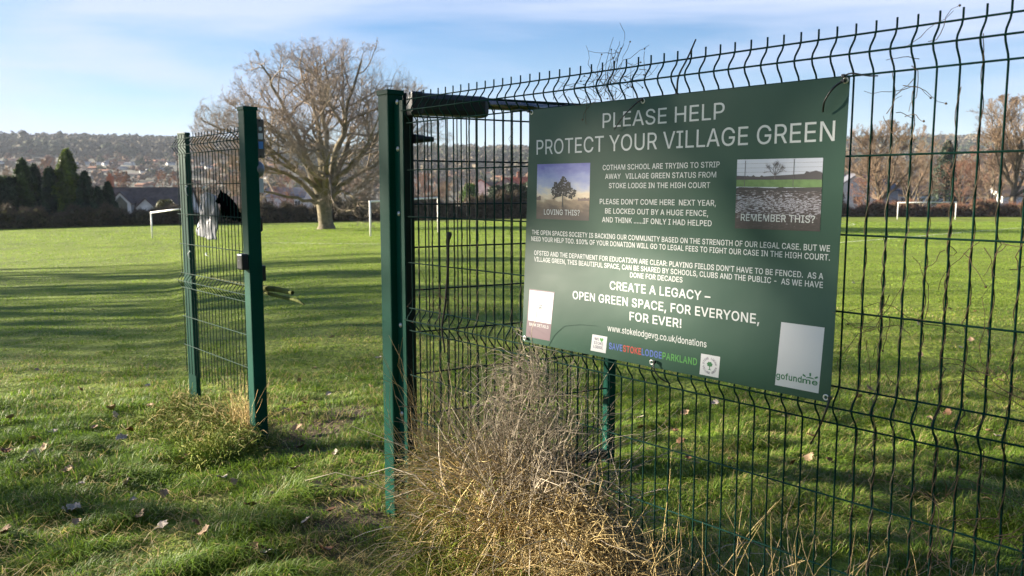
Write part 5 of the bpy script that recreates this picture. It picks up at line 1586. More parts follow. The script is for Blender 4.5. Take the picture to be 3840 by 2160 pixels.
def woods():
    rng = np.random.default_rng(77)
    N = 7000
    u = rng.uniform(-.70, .72, N)
    D = edge_dist(u) + rng.uniform(880, 1420, N)
    D -= np.where(u > -.25, rng.uniform(0, 260, N), 0)
    x, y = u * D, D
    z = gz(x, y)
    R = rng.uniform(3.2, 6.5, N)
    H = rng.uniform(10, 17, N)
    pal = np.array([(.094, .082, .056), (.080, .068, .050), (.066, .072, .040), (.115, .098, .068), (.036, .048, .026), (.14, .115, .080)])
    q = np.clip((2.6 + 1.5 * np.sin(u * 23 + D * .011) + 1.2 * np.sin(u * 51 - D * .017) + rng.normal(0, 1.0, N)).astype(int), 0, 5)
    c = pal[np.array([4, 2, 1, 0, 3, 5])[q]]
    o = crowns('woodland', np.stack([x, y, z - 2], -1), R, H, c, rng, 34, .50, kv=.16)
    o['label'] = 'grey brown winter woodland covering the far hill'
    # dark conifers standing proud of the crest line
    # valley: gardens and trees between the houses
    N = 3000
    u = np.where(rng.random(N) < .14, rng.uniform(.36, .70, N), rng.uniform(-.70, .72, N))
    D = edge_dist(u) + 60 + 860 * rng.random(N) ** .8
    x, y = u * D, D
    z = gz(x, y)
    R = rng.uniform(2.0, 4.6, N)
    H = rng.uniform(4, 9, N)
    tall = (u > .36) & (D < 420)
    R = np.where(tall, R * 1.25, R)
    H = np.where(tall, H * 1.7, H)
    ok = np.ones(N, bool)
    for uh, Dh, wh in FAR:
        ok &= ~((np.abs(u - uh) < wh * .7) & (D > Dh - 55) & (D < Dh + 4))
    x, y, z, R, H, N = x[ok], y[ok], z[ok], R[ok], H[ok], int(ok.sum())
    pal = np.array([(.15, .085, .054), (.17, .105, .062), (.11, .088, .055), (.06, .068, .03), (.16, .125, .082)])
    c = pal[rng.choice(5, N, p=[.28, .24, .2, .13, .15])]
    o = crowns('valley_undergrowth', np.stack([x, y, z - 1], -1), R, H, c, rng, 46, .40)
    o['label'] = 'brown garden trees and shrubs filling the valley between the houses'
woods()

def valley_trees():
    g = 'rust brown leafless trees in the valley'
    spec = [  # px centre, top py, width px, distance, label
        (175, 578, 120, 210, 'rust coloured leafless tree behind the gap between the two tallest cypresses'),
        (20, 585, 110, 200, 'rust coloured leafless tree at the outer end above the dark evergreen'),
        (445, 626, 130, 175, 'rust coloured leafless tree above the roof of the white dormer house'),
        (620, 632, 150, 185, 'orange brown leafless tree just left of the far fence post'),
        (760, 650, 150, 180, 'brown leafless tree seen through the short fence panel'),
        (900, 640, 160, 190, 'brown leafless tree behind the latch post'),
        (1080, 640, 150, 170, 'brown leafless tree behind the low left limbs of the oak'),
        (1330, 650, 150, 165, 'brown leafless tree behind the low right limbs of the oak'),
        (1480, 645, 150, 160, 'brown leafless tree behind the banner-side gate post'),
        (1590, 640, 150, 165, 'brown leafless tree seen through the gate mesh nearest the gate post'),
        (1690, 655, 130, 150, 'brown leafless tree seen through the middle of the gate mesh'),
        (3480, 520, 150, 170, 'brown leafless tree far behind the crossbar of the right-hand goal'),
        (3665, 540, 170, 175, 'brown leafless tree filling the gap beside the tallest tree'),
        (3230, 560, 140, 168, 'brown leafless tree above the slate roof right of the banner')]
    spec += [(3160, 548, 170, 185, 'brown leafless tree at the banner edge behind the white gabled house'), (3300, 540, 190, 200, 'wide brown leafless tree far behind the round leafless tree'),
        (3400, 552, 180, 215, 'brown leafless tree far behind the white bungalow'), (3560, 545, 190, 205, 'brown leafless tree far behind the dark conifer'),
        (3740, 530, 200, 200, 'wide brown leafless tree far behind the tallest leafless tree'), (3830, 545, 180, 190, 'brown leafless tree at the very edge of the view'),
        (3250, 655, 150, 135, 'low brown leafless tree hiding the slate roofed house'), (3450, 640, 170, 138, 'low brown leafless tree in front of the white bungalow'),
        (3620, 650, 170, 140, 'low brown leafless tree in front of the cream bungalow'), (3760, 640, 150, 134, 'low brown leafless tree in front of the bungalow at the edge of the view')]
    protos = []
    for k, (px, top, w, D, lab) in enumerate(spec):
        p = gpos(px, D)
        h = zpix(top, D) - p[2]
        if k < 3:
            tw = (M['twig_red'], M['twig_tan'], M['twig_red'])[k]
            r = bare_tree(60 + k, h, w / FPX * D / 2 * 1.05, .3, M['bark2'], tw, 'bare_tree', p, lab, g, n=(9, 7, 6, 4), thick=2.2)
            protos.append((r, h, w / FPX * D / 2))
        else:
            r0, h0, w0 = protos[1 if px > 3000 and k % 4 else k % 3]
            sx = (w / FPX * D / 2) / w0
            copy_tree(r0, p, k * 1.3, (sx, sx, h / h0), lab, g)
    # conifers standing proud of the wooded crest
    for k, (px, top, w) in enumerate(((237, 494, 26), (336, 516, 22), (505, 516, 16), (558, 520, 26), (100, 490, 34))):
        D = 1150
        p = gpos(px, D)
        conifer('pine_tree', (p[0], p[1], p[2]), zpix(top, D) - p[2], w / FPX * D / 2, ('dark pine rising above the wooded crest over the tallest cypress', 'dark rounded pine on the wooded crest right of the tallest cypress', 'thin dark spire on the wooded crest left of the far post', 'broad dark conifer on the wooded crest next to the far post', 'wide dark pine on the highest part of the wooded crest')[k], (.030, .042, .028), 90 + k, 'pines on the far crest', n=500, size=2.2, round_=k in (0, 1, 4))
valley_trees()

# ------------------------------------------------------------------ trees out on the sunward side whose shade falls across the field
def shade_trees():
    g = 'trees along the sunward boundary of the field'
    rng = np.random.default_rng(101)
    bare = None
    for k, (x, y, h) in enumerate(((-44, 38.6, 16), (-42, 34.6, 15.5), (-42, 31.2, 15), (-40, 27.0, 15.5), (-41, 23.4, 14), (-40, 20.4, 16.5), (-38.5, 17.6, 15.5), (-37, 15.6, 14.5))):
        z = float(gz(x, y))
        lab = 'leafless tree on the sunward boundary'
        if bare is None:
            bare = bare_tree(120, h, 4.2, .3, M['bark2'], M['twig'], 'bare_tree', (x, y, z), lab, g, n=(8, 6, 5, 3), thick=1.5)
        else:
            copy_tree(bare, (x, y, z), k * 1.9, h / 16, lab, g)
    for k, (x, y) in enumerate(((-47, 36.6), (-45, 30.4), (-44, 25.4), (-42, 21.6))):
        conifer('holly_tree', (x, y, float(gz(x, y))), 14.0 + rng.uniform(-1.5, 1.0), 2.3, 'dark evergreen between the leafless trees on the sunward boundary', (.03, .045, .016), 110 + k, g, n=900, round_=True, size=.42)
    # tall pine whose high crown shades the banner
    conifer('pine_tree', (-33, 11.5, float(gz(-33, 11.5))), 16.4, 2.2, 'tall pine with a bare stem and high crown on the sunward boundary', (.03, .045, .02), 131, g, n=1500, round_=True, size=.40, lift=10.75, trunk_r=.24)
    r = bare_tree(121, 9.5, 2.2, .16, M['bark2'], M['twig'], 'bare_tree', (-30, 9.0, float(gz(-30, 9.0))), 'young leafless tree on the sunward boundary', g, n=(7, 5, 4, 3), thick=1.2)
    copy_tree(r, (-31, 12.9, float(gz(-31, 12.9))), 2.0, .97, 'young leafless tree on the sunward boundary', g)
shade_trees()
def screen_shrubs():  # unseen evergreens added to block sky light and darken the post faces
    for k, (x, y, h) in enumerate(((8.5, 1.0, 6.5), (8.0, -2.6, 7.0), (6.0, -5.6, 7.2), (3.0, -7.6, 6.8), (-.5, -8.8, 6.5))):
        conifer('added_screen_shrub', (x, y, float(gz(x, y))), h, 2.3, 'added unseen evergreen behind the viewer, keeps sky light off the posts', (.03, .05, .018), 140 + k, 'added shrubs screening the sky behind the viewer', n=2600, round_=True, size=.45)
screen_shrubs()

# ------------------------------------------------------------------ grass
def blades(name, x, y, h, w, lean, tint, rng, mat=None, zoff=-.005, az=None):
    N = len(x)
    z = gz(x, y) + zoff
    a = rng.uniform(0, 2 * np.pi, N) if az is None else az
    la = rng.uniform(0, 2 * np.pi, N) if az is None else az
    bx, by = np.cos(a + 1.57) * w / 2, np.sin(a + 1.57) * w / 2
    dx, dy = np.cos(la) * lean * h, np.sin(la) * lean * h
    b = np.stack([x, y, z], -1)
    side = np.stack([bx, by, np.zeros(N)], -1)
    mid = b + np.stack([dx * .35, dy * .35, h * .6], -1)
    tip = b + np.stack([dx, dy, h * (1 - .35 * np.minimum(lean, 1.6))], -1)
    V = np.stack([b - side, b + side, mid + side * .75, mid - side * .75, tip], 1).reshape(-1, 3)
    i = np.arange(N)[:, None] * 5
    Q = i + np.array([[0, 1, 2, 3]])
    T = i + np.array([[3, 2, 4]])
    return V, Q, T, np.repeat(tint, 5, 0)

def grass():
    rng = np.random.default_rng(9)
    G = np.array([(.132, .222, .020), (.182, .272, .026), (.104, .190, .022), (.228, .300, .032), (.36, .30, .11), (.44, .34, .16)])
    parts = []
    rg = np.random.default_rng(99)
    waves = [(rg.uniform(-1, 1, 2), rg.uniform(0, 6.3)) for _ in range(24)]
    def fbm(x, y, f, n=8, o=0):
        v = 0
        for k in range(n):
            (a, b), p = waves[(k + o) % 24]
            v = v + np.sin(f * (1 + .45 * k) * (a * x + b * y) * 1.6 + p)
        return v / math.sqrt(n) * 1.3
    def worn(x, y):
        c, s_ = math.cos(rad(22)), math.sin(rad(22))
        dx, dy = x + 1.05, y - 4.55
        q = np.hypot((dx * c + dy * s_) / .75, (-dx * s_ + dy * c) / 1.8)
        return np.clip(1.25 - q, 0, 1) * np.clip(.6 + .5 * fbm(x, y, 3.0, 6, 5), 0, 1)
    def octave(y0, y1, n, hb, wb, xr=.80):
        y = y0 * (y1 / y0) ** rng.random(n)
        x = y * rng.uniform(-xr, xr, n)
        near = y1 < 13
        cl = np.clip(fbm(x, y, 4.2, 8), -1.6, 1.8) if near else np.clip(fbm(x, y, 1.3, 8), -1.6, 1.8)
        patch = fbm(x, y, .8, 6, 9)
        keep = rng.random(n) > (worn(x, y) * .85 if near else 0)
        if near:
            keep &= rng.random(n) < np.clip(.72 + .35 * cl, .25, 1)
        x, y, cl, patch = x[keep], y[keep], cl[keep], patch[keep]
        n = len(x)
        rough = np.interp(y, [3, 5, 8, 14], [.55, .5, .35, .22])
        h = hb(y) * rng.uniform(.5, 1.35, n) * np.maximum(1 + rough * cl, .35)
        w = wb(y) * rng.uniform(.7, 1.3, n)
        dry = np.clip(.10 + .07 * patch + .05 * cl, .02, .5)
        ci = np.where(rng.random(n) < dry, rng.integers(4, 6, n), np.clip((1.5 + 1.1 * patch + rng.normal(0, .9, n)).astype(int), 0, 3))
        jit = .25 if near else .12
        if not near:
            ci = np.where(ci > 3, 3, np.clip((1.3 + .6 * patch + rng.normal(0, .5, n)).astype(int), 0, 3))
        t = G[ci] * (rng.uniform(1 - jit, 1 + jit * .9, n) * (1 + .10 * np.clip(patch, -1.5, 1.5)) * np.interp(y, [12, 30], [1.0, 1.25]))[:, None]
        az = fbm(x, y, 2.6, 6, 3) * 2.2 + rng.normal(0, 1.0, n)
        parts.append(blades('g', x, y, np.maximum(h, .008), w, rng.uniform(.3, 1.7, n), t, rng, az=az))
    near_h = lambda y: np.interp(y, [2.6, 4.8, 6.5, 9, 14, 30, 60, 110], [.060, .050, .036, .028, .027, .032, .050, .07])
    near_w = lambda y: np.interp(y, [2.6, 5, 9, 14, 30, 60, 110], [.0032, .0042, .0058, .008, .017, .034, .06])
    octave(2.1, 6, 400000, near_h, near_w)
    octave(6, 12, 195000, near_h, near_w)
    octave(12, 24, 150000, near_h, near_w)
    octave(24, 48, 130000, near_h, near_w)
    octave(48, 86, 110000, near_h, near_w, .64)
    # flat thatch of dead blades between the living ones
    n = 26000
    y = 2.4 * (9 / 2.4) ** rng.random(n)
    x = y * rng.uniform(-.7, .7, n)
    th = fbm(x, y, 2.2, 8, 7)
    k = rng.random(n) < np.clip(.35 + .5 * th, .03, 1)
    x, y = x[k], y[k]
    n = len(x)
    parts.append(blades('g', x, y, rng.uniform(.03, .09, n), rng.uniform(.002, .0042, n), rng.uniform(1.4, 2.4, n), G[rng.integers(4, 6, n)] * rng.uniform(.6, 1.25, n)[:, None], rng, zoff=.012))
    acc = Acc()
    for V, Q, T, C in parts:
        acc.add(V, Q, C)
        acc.F.setdefault(3, []).append(T + acc.n - len(V))
    o = acc.build('lawn_grass', M['grass'])
    props(o, 'rough green lawn grass of the playing field', 'grass', kind='stuff')
grass()

def tuft_stuff():
    """long dry and green grass at the foot of the fences"""
    rng = np.random.default_rng(19)
    TAN = np.array([(.66, .50, .22), (.72, .57, .28), (.56, .41, .18), (.42, .31, .15)])
    GRY = np.array([(.38, .32, .235), (.47, .40, .30), (.29, .24, .175)])
    GRN = np.array([(.17, .26, .032), (.25, .31, .045), (.34, .34, .08), (.19, .23, .045)])
    def stems(n, uf, vf, h, lean, pal, r, k=5, wob=.10, z0=None, dirb=None, skew=True):
        u, v = uf(n), vf(n)
        if skew:
            u = u - np.interp(u, [-2, -.4], [1.3, .8]) * np.minimum(v, 0)
        b = FO[None] + DV[None] * u[:, None] + NV[None] * v[:, None]
        b[:, 2] = gz(b[:, 0], b[:, 1]) - .01
        if z0 is not None:
            b[:, 2] += z0(u, n)
        H = h(u, n)
        d = np.stack([rng.normal(0, 1, n), rng.normal(0, 1, n), np.zeros(n)], -1) * lean
        if dirb is not None:
            d += np.array(dirb)
        d[:, 2] = 1
        cur = nrm(d)
        P = np.zeros((n, k, 3))
        P[:, 0] = b
        for s in range(1, k):
            P[:, s] = P[:, s - 1] + cur * (H / (k - 1))[:, None]
            cur = nrm(cur + rng.normal(0, wob, (n, 3)) + np.array([0, 0, -.10 * s * lean]))
        P[:, :, 2] = np.maximum(P[:, :, 2], gz(P[:, :, 0], P[:, :, 1]) + .004)
        R = (r * rng.uniform(.7, 1.3, n))[:, None] * np.linspace(1, .5, k)[None]
        V, F = tubes(P, R, 3)
        c = pal[rng.integers(0, len(pal), n)] * rng.uniform(.7, 1.2, n)[:, None]
        return V, F, np.repeat(c, k * 3, 0)
    def obj(name, sets, label, mat):
        a = Acc()
        for V, F, T in sets:
            a.add(V, F, T)
        o = a.build(name, mat)
        props(o, label, 'vegetation', kind='stuff')
    un = lambda a, b: (lambda n: rng.uniform(a, b, n))
    no = lambda m, s: (lambda n: rng.normal(m, s, n))
    hh = lambda m, s: (lambda u, n: np.maximum(rng.normal(m, s, n), .05))
    def thatch(n, uf, vf, hf, pal, L, r, wob=.35, flat=.55, k=6, skew=True):
        """short bent stalks lying in a heap whose height is hf(u, v)"""
        u, v = uf(n), vf(n)
        h = hf(u, v)
        if skew:
            u = u - np.interp(u, [-2, -.4], [1.3, .8]) * np.minimum(v, 0)
        b = FO[None] + DV[None] * u[:, None] + NV[None] * v[:, None]
        g = gz(b[:, 0], b[:, 1])
        b[:, 2] = g + h * rng.uniform(.0, 1.0, n) ** .7
        d = rng.normal(size=(n, 3))
        d[:, 2] = d[:, 2] * flat + .45
        cur = nrm(d)
        ln = rng.uniform(.5, 1.4, n) * L
        P = np.zeros((n, k, 3))
        P[:, 0] = b
        for s_ in range(1, k):
            P[:, s_] = P[:, s_ - 1] + cur * (ln / (k - 1))[:, None]
            cur = nrm(cur + rng.normal(0, wob, (n, 3)) + np.array([0, 0, -.24]))
        P[:, :, 2] = np.maximum(P[:, :, 2], gz(P[:, :, 0], P[:, :, 1]) + .004)
        R = (r * rng.uniform(.6, 1.4, n))[:, None] * np.linspace(1, .45, k)[None]
        V, F = tubes(P, R, 3)
        c = pal[rng.integers(0, len(pal), n)] * rng.uniform(.65, 1.2, n)[:, None]
        return V, F, np.repeat(c, k * 3, 0)
    # 1. straw coloured heap between the gate post and the middle of the banner
    env = lambda u: np.interp(u, [-1.96, -1.88, -1.7, -1.5, -1.35, -1.2], [.10, .28, .39, .38, .36, .24])
    m1 = lambda u, v: env(u) * np.exp(-((v + .03) / .17) ** 2) + .05
    fold = lambda s: (lambda n: -np.abs(rng.normal(0, s, n)) + .05)
    obj('dry_grass', [
        thatch(4800, un(-1.84, -1.22), no(-.05, .10), m1, TAN, .21, .0019, .22, .9),
        thatch(6500, un(-1.84, -1.22), no(-.17, .12), m1, np.vstack([GRN, GRN[1:3] * 1.15, TAN[:2]]), .18, .0023, .20, 1.0),
        stems(2200, un(-1.84, -1.22), no(-.03, .06), lambda u, n: env(u) * rng.uniform(.4, 1.2, n), .22, TAN, .0016, 7, .30),
        stems(2200, un(-1.80, -1.22), no(-.30, .09), lambda u, n: rng.uniform(.08, .24, n), .8, GRN * 1.05, .0024, 6, .2),
        stems(1200, un(-1.82, -1.22), fold(.16), lambda u, n: env(u) * rng.uniform(.4, .9, n), .5, GRN, .0020, 6, .26),
        stems(110, un(-1.93, -1.74), no(.015, .012), lambda u, n: rng.uniform(.5, .95, n), .05, TAN, .0012, 8, .18),
        stems(120, un(-1.90, -1.30), no(-.01, .02), lambda u, n: rng.uniform(.4, .75, n), .14, GRY, .0011, 8, .26),
    ], 'straw coloured grass heap against the fence beside the gate post', M['dry'])
    # 2. tall grey dead stems under the banner
    env2 = lambda u: np.interp(u, [-1.6, -1.42, -1.25, -1.12, -.95, -.8], [.40, .74, .97, .97, .70, .38])
    obj('dead_stems', [
        stems(430, lambda n: np.clip(rng.normal(-1.2, .13, n), -1.6, -.85), no(-.03, .03), lambda u, n: env2(u) * rng.uniform(.6, 1.08, n), .10, GRY, .0021, 10, .19),
        stems(420, lambda n: np.clip(rng.normal(-1.3, .2, n), -1.7, -.85), no(-.05, .05), lambda u, n: env2(u) * rng.uniform(.4, .95, n), .45, GRY, .0015, 9, .34),
        thatch(1500, lambda n: np.clip(rng.normal(-1.22, .17, n), -1.65, -.85), no(-.04, .05), lambda u, v: env2(u) * .95, GRY, .22, .0012, .40, 1.0, 7),
        thatch(3600, un(-1.35, -.85), no(-.09, .10), lambda u, v: .40 * np.exp(-((v + .03) / .17) ** 2) + .04, TAN * .8, .24, .0018, .24, .9),
        stems(70, un(-1.5, -.95), no(-.08, .05), lambda u, n: rng.uniform(.4, .9, n), .65, GRY * 1.5, .0023, 8, .14),
    ], 'tall grey dead stems tangled in the fence below the banner', M['dry'])
    # 3. brown heap in front, below the banner
    obj('withered_grass', [
        thatch(4200, un(-1.02, -.45), no(-.16, .14), lambda u, v: np.interp(u, [-1.0, -.8, -.6, -.42], [.40, .34, .24, .10]) * np.exp(-((v + .10) / .22) ** 2) + .04, TAN * .8, .20, .0019),
        thatch(2600, un(-.92, -.42), no(-.34, .08), lambda u, v: .15 + 0 * u, TAN * 1.1, .18, .0019, .4),
        stems(500, un(-1.0, -.5), fold(.15), lambda u, n: rng.uniform(.15, .42, n), .6, TAN, .0017, 7, .30),
        stems(1000, un(-1.15, -.95), no(-.22, .07), lambda u, n: rng.uniform(.08, .30, n), .4, GRN * np.array([.6, .9, .8]), .0022, 5, .2),
        stems(26, un(-.95, -.55), no(-.12, .08), lambda u, n: rng.uniform(.5, .95, n), .75, GRY * 1.7, .0022, 9, .10),
    ], 'brown withered grass heap in front of the fence below the banner', M['dry'])
    # 4. sparse straws along the near fence
    obj('straw_stalks', [
        stems(60, un(-.62, -.15), no(-.02, .06), lambda u, n: rng.uniform(.25, .75, n), .28, TAN * 1.3, .0018, 7, .08),
        stems(70, un(-.2, .55), no(-.02, .06), lambda u, n: rng.uniform(.25, .70, n), .30, TAN * 1.1, .0017, 8, .12),
        stems(900, un(-.15, .60), no(.02, .14), lambda u, n: rng.uniform(.12, .42, n), .7, TAN * .75, .0012, 7, .34),
        thatch(2200, un(.0, .62), no(-.02, .10), lambda u, v: np.interp(u, [0, .3, .6], [.22, .34, .42]), np.vstack([GRY * .75, TAN[2:] * .7]), .24, .0009, .34, .9, 7),
        stems(1300, un(-.75, .60), no(-.02, .14), lambda u, n: rng.uniform(.10, .28, n), .6, GRN * .8, .0022, 5, .2),
        stems(300, un(-.10, .60), no(-.01, .06), lambda u, n: rng.uniform(.3, .8, n), .5, GRY * .9, .0010, 9, .34),
    ], 'sparse pale straws along the fence nearest the viewer', M['dry'])
    # 5. mound at the foot of the latch post and the short panel
    ul, uf = UL, UF
    obj('tussock_grass', [
        thatch(3000, un(uf + .02, ul + .12), no(-.11, .11), lambda u, v: .13 * np.exp(-((v + .08) / .18) ** 2) + .02, np.vstack([GRN * .8, GRN * .8, GRN[:2] * .7, TAN[:2] * .8]), .12, .0021, skew=False),
        stems(1200, un(uf - .05, ul + .10), no(-.16, .14), lambda u, n: rng.uniform(.07, .20, n), .8, np.vstack([GRN, GRN, TAN[:2]]), .0022, 6, .24, skew=False),
        stems(260, un(ul - .30, ul - .03), no(.0, .04), lambda u, n: rng.uniform(.15, .50, n), .16, TAN, .0013, 7, .22, skew=False),
        stems(1300, un(ul - .12, ul + .14), no(-.24, .10), lambda u, n: rng.uniform(.07, .20, n), .9, GRN * 1.1, .0026, 6, .2, skew=False),
        stems(160, un(uf - .05, uf + .12), no(-.03, .05), lambda u, n: rng.uniform(.08, .24, n), .4, TAN, .002, 6, .22, skew=False),
    ], 'green and straw tussock around the foot of the latch post', M['dry'])
tuft_stuff()

# ------------------------------------------------------------------ vines twisted round the wires
def vines():
    rng = np.random.default_rng(23)
    vm = material('dead_vine', (.115, .078, .050), .8, spec=.2, var=.3, vscale=15)
    vg = material('dead_vine_grey', (.24, .19, .13), .8, spec=.2, var=.3, vscale=15)
    g = 'dead vine stems twisted round fence wires'
    def one(col, z0, z1, lab, thick=.0016, turns=9, m=vm):
        n = int(turns * 12)
        t = np.linspace(0, 1, n)
        z = z0 + (z1 - z0) * t
        fv = np.where(np.abs(z + .85) < .05, -(1 - np.abs(z + .85) / .05) * .03, 0)
        fv = np.where(np.abs(z - .05) < .05, -(1 - np.abs(z - .05) / .05) * .03, fv)
        r = .0038 + .0008 * np.abs(np.sin(t * 17 + col)) + np.where(rng.random(n) < .03, .006, 0)
        ph = t * turns * 2 * np.pi + col
        u = U0 + col * .05 + r * np.cos(ph)
        P = np.array([fw(uu, vv + rr * math.sin(p), zz) for uu, vv, rr, p, zz in zip(u, fv, r, ph, z)])
        b = P[0].copy()
        root = polyline_tube('vine_stem', P - b, np.linspace(thick, thick * .6, n), m, None, 5)
        root.location = b
        props(root, lab, 'vine', g)
    lab = 'dead brown vine stem twisted round a wire right of the banner'
    for col, z0, z1 in ((40, -1.5, -.1), (41, -1.5, .0), (42, -1.5, -.05), (43, -1.5, -.2), (44, -1.5, -.05), (45, -1.5, .06), (46, -1.5, -.25), (47, -1.5, -.1), (41, -1.4, -.4), (44, -1.4, -.3)):
        one(col, z0, z1, lab, .0017, rng.integers(9, 15), vm if rng.random() < .65 else vg)
    lab = 'thin dead vine stem twisted round a wire between gate post and banner'
    for col, z0, z1 in ((3, -1.4, -.35), (5, -1.4, -.3), (7, -1.3, -.1), (8, -1.4, .0), (9, -1.4, -.25), (10, -1.4, -.1), (11, -1.4, -.35), (13, -1.4, -.05), (14, -1.3, -.2), (1, -1.4, -.5), (4, -1.4, -.6), (6, -1.4, -.5)):
        one(col, z0, z1, lab, .0012, rng.integers(8, 14), vg if rng.random() < .6 else vm)
    # twiggy tangle on the top of the fence above the banner
    def tangle(u, z, n, spread, lab, up=.5, L=(.06, .19)):
        P = []
        K = 7
        for _ in range(n):
            p = np.array([u + rng.normal(0, spread), rng.normal(-.012, .01), z + rng.normal(0, .03)])
            d = nrm(np.array([[rng.normal(.25, .8), rng.normal(0, .25), rng.normal(up, .6)]]))[0]
            ln = rng.uniform(*L)
            q = [p]
            for s in range(K - 1):
                q.append(q[-1] + d * ln / (K - 1))
                d = nrm((d + rng.normal(0, .35, 3) * np.array([1, .4, 1]))[None])[0]
            P.append(q)
        P = np.array(P)
        W = FO + P[..., 0:1] * DV + P[..., 1:2] * NV + P[..., 2:3] * np.array([0, 0, 1.0])
        b = fw(u, -.01, z)
        a = Acc()
        V, F = tubes(W - b, np.linspace(.0011, .0006, K)[None].repeat(n, 0), 4)
        a.add(V, F)
        tips = (W - b)[:: 3, -1]
        for t in tips:
            bm = bmesh.new()
            bmesh.ops.create_icosphere(bm, subdivisions=1, radius=.0032)
            V = np.array([v.co[:] for v in bm.verts]) + t
            F = np.array([[v.index for v in f.verts] for f in bm.faces])
            a.add(V, F)
            bm.free()
        o = a.build('twig_tangle', vm)
        o.location = b
        props(o, lab, 'twigs', 'dry twig tangles caught on the fence')
    tangle(-.80, .06, 46, .055, 'dry twig tangle caught on the fence top above the banner headline', .35, (.06, .17))
    tangle(-.97, .02, 10, .06, 'sparse dry twigs on the fence top left of the big tangle', .4, (.06, .16))
    tangle(.16, .0, 6, .03, 'few thin dry twigs reaching along the top wires right of the banner', .0, (.06, .15))
    tangle(.13, -.10, 5, .015, 'small dry sprig on a wire below the top wires right of the banner', .2, (.05, .12))
    tangle(.33, -.42, 9, .06, 'dry twigs on the wires level with the white pitch line', -.2, (.06, .2))
    tangle(.15, -.62, 10, .07, 'dry twigs crossing the wires halfway down right of the banner', -.3, (.1, .28))
    tangle(.34, -.70, 10, .06, 'dry twigs crossing the wires near the outer end of the view', -.3, (.1, .28))
    tangle(.40, -1.05, 26, .12, 'dense dry twig tangle low on the fence at the outer end of the view', .1, (.1, .3))
    tangle(-1.72, -.75, 22, .09, 'dry twigs on the wires between gate post and banner', 0, (.05, .14))
    # dark torn strap hanging in the mesh
    dk = material('dark_dead_stalk', (.022, .018, .016), .8)
    z = [(-1.655, -.02, -.455), (-1.652, -.03, -.50), (-1.655, -.03, -.60), (-1.675, -.03, -.75), (-1.70, -.03, -.85), (-1.685, -.03, -.93), (-1.69, -.025, -.955)]
    P = np.array([fw(*q) for q in z])
    b = P[0].copy()
    o = polyline_tube('dead_stalk', smooth_path(P - b, 24), np.concatenate([[.009, .012, .010, .007], np.linspace(.006, .003, 20)]), dk, None, 6)
    o.location = b
    props(o, 'dark dead stalk hanging in the mesh between gate post and banner', 'stalk')
vines()

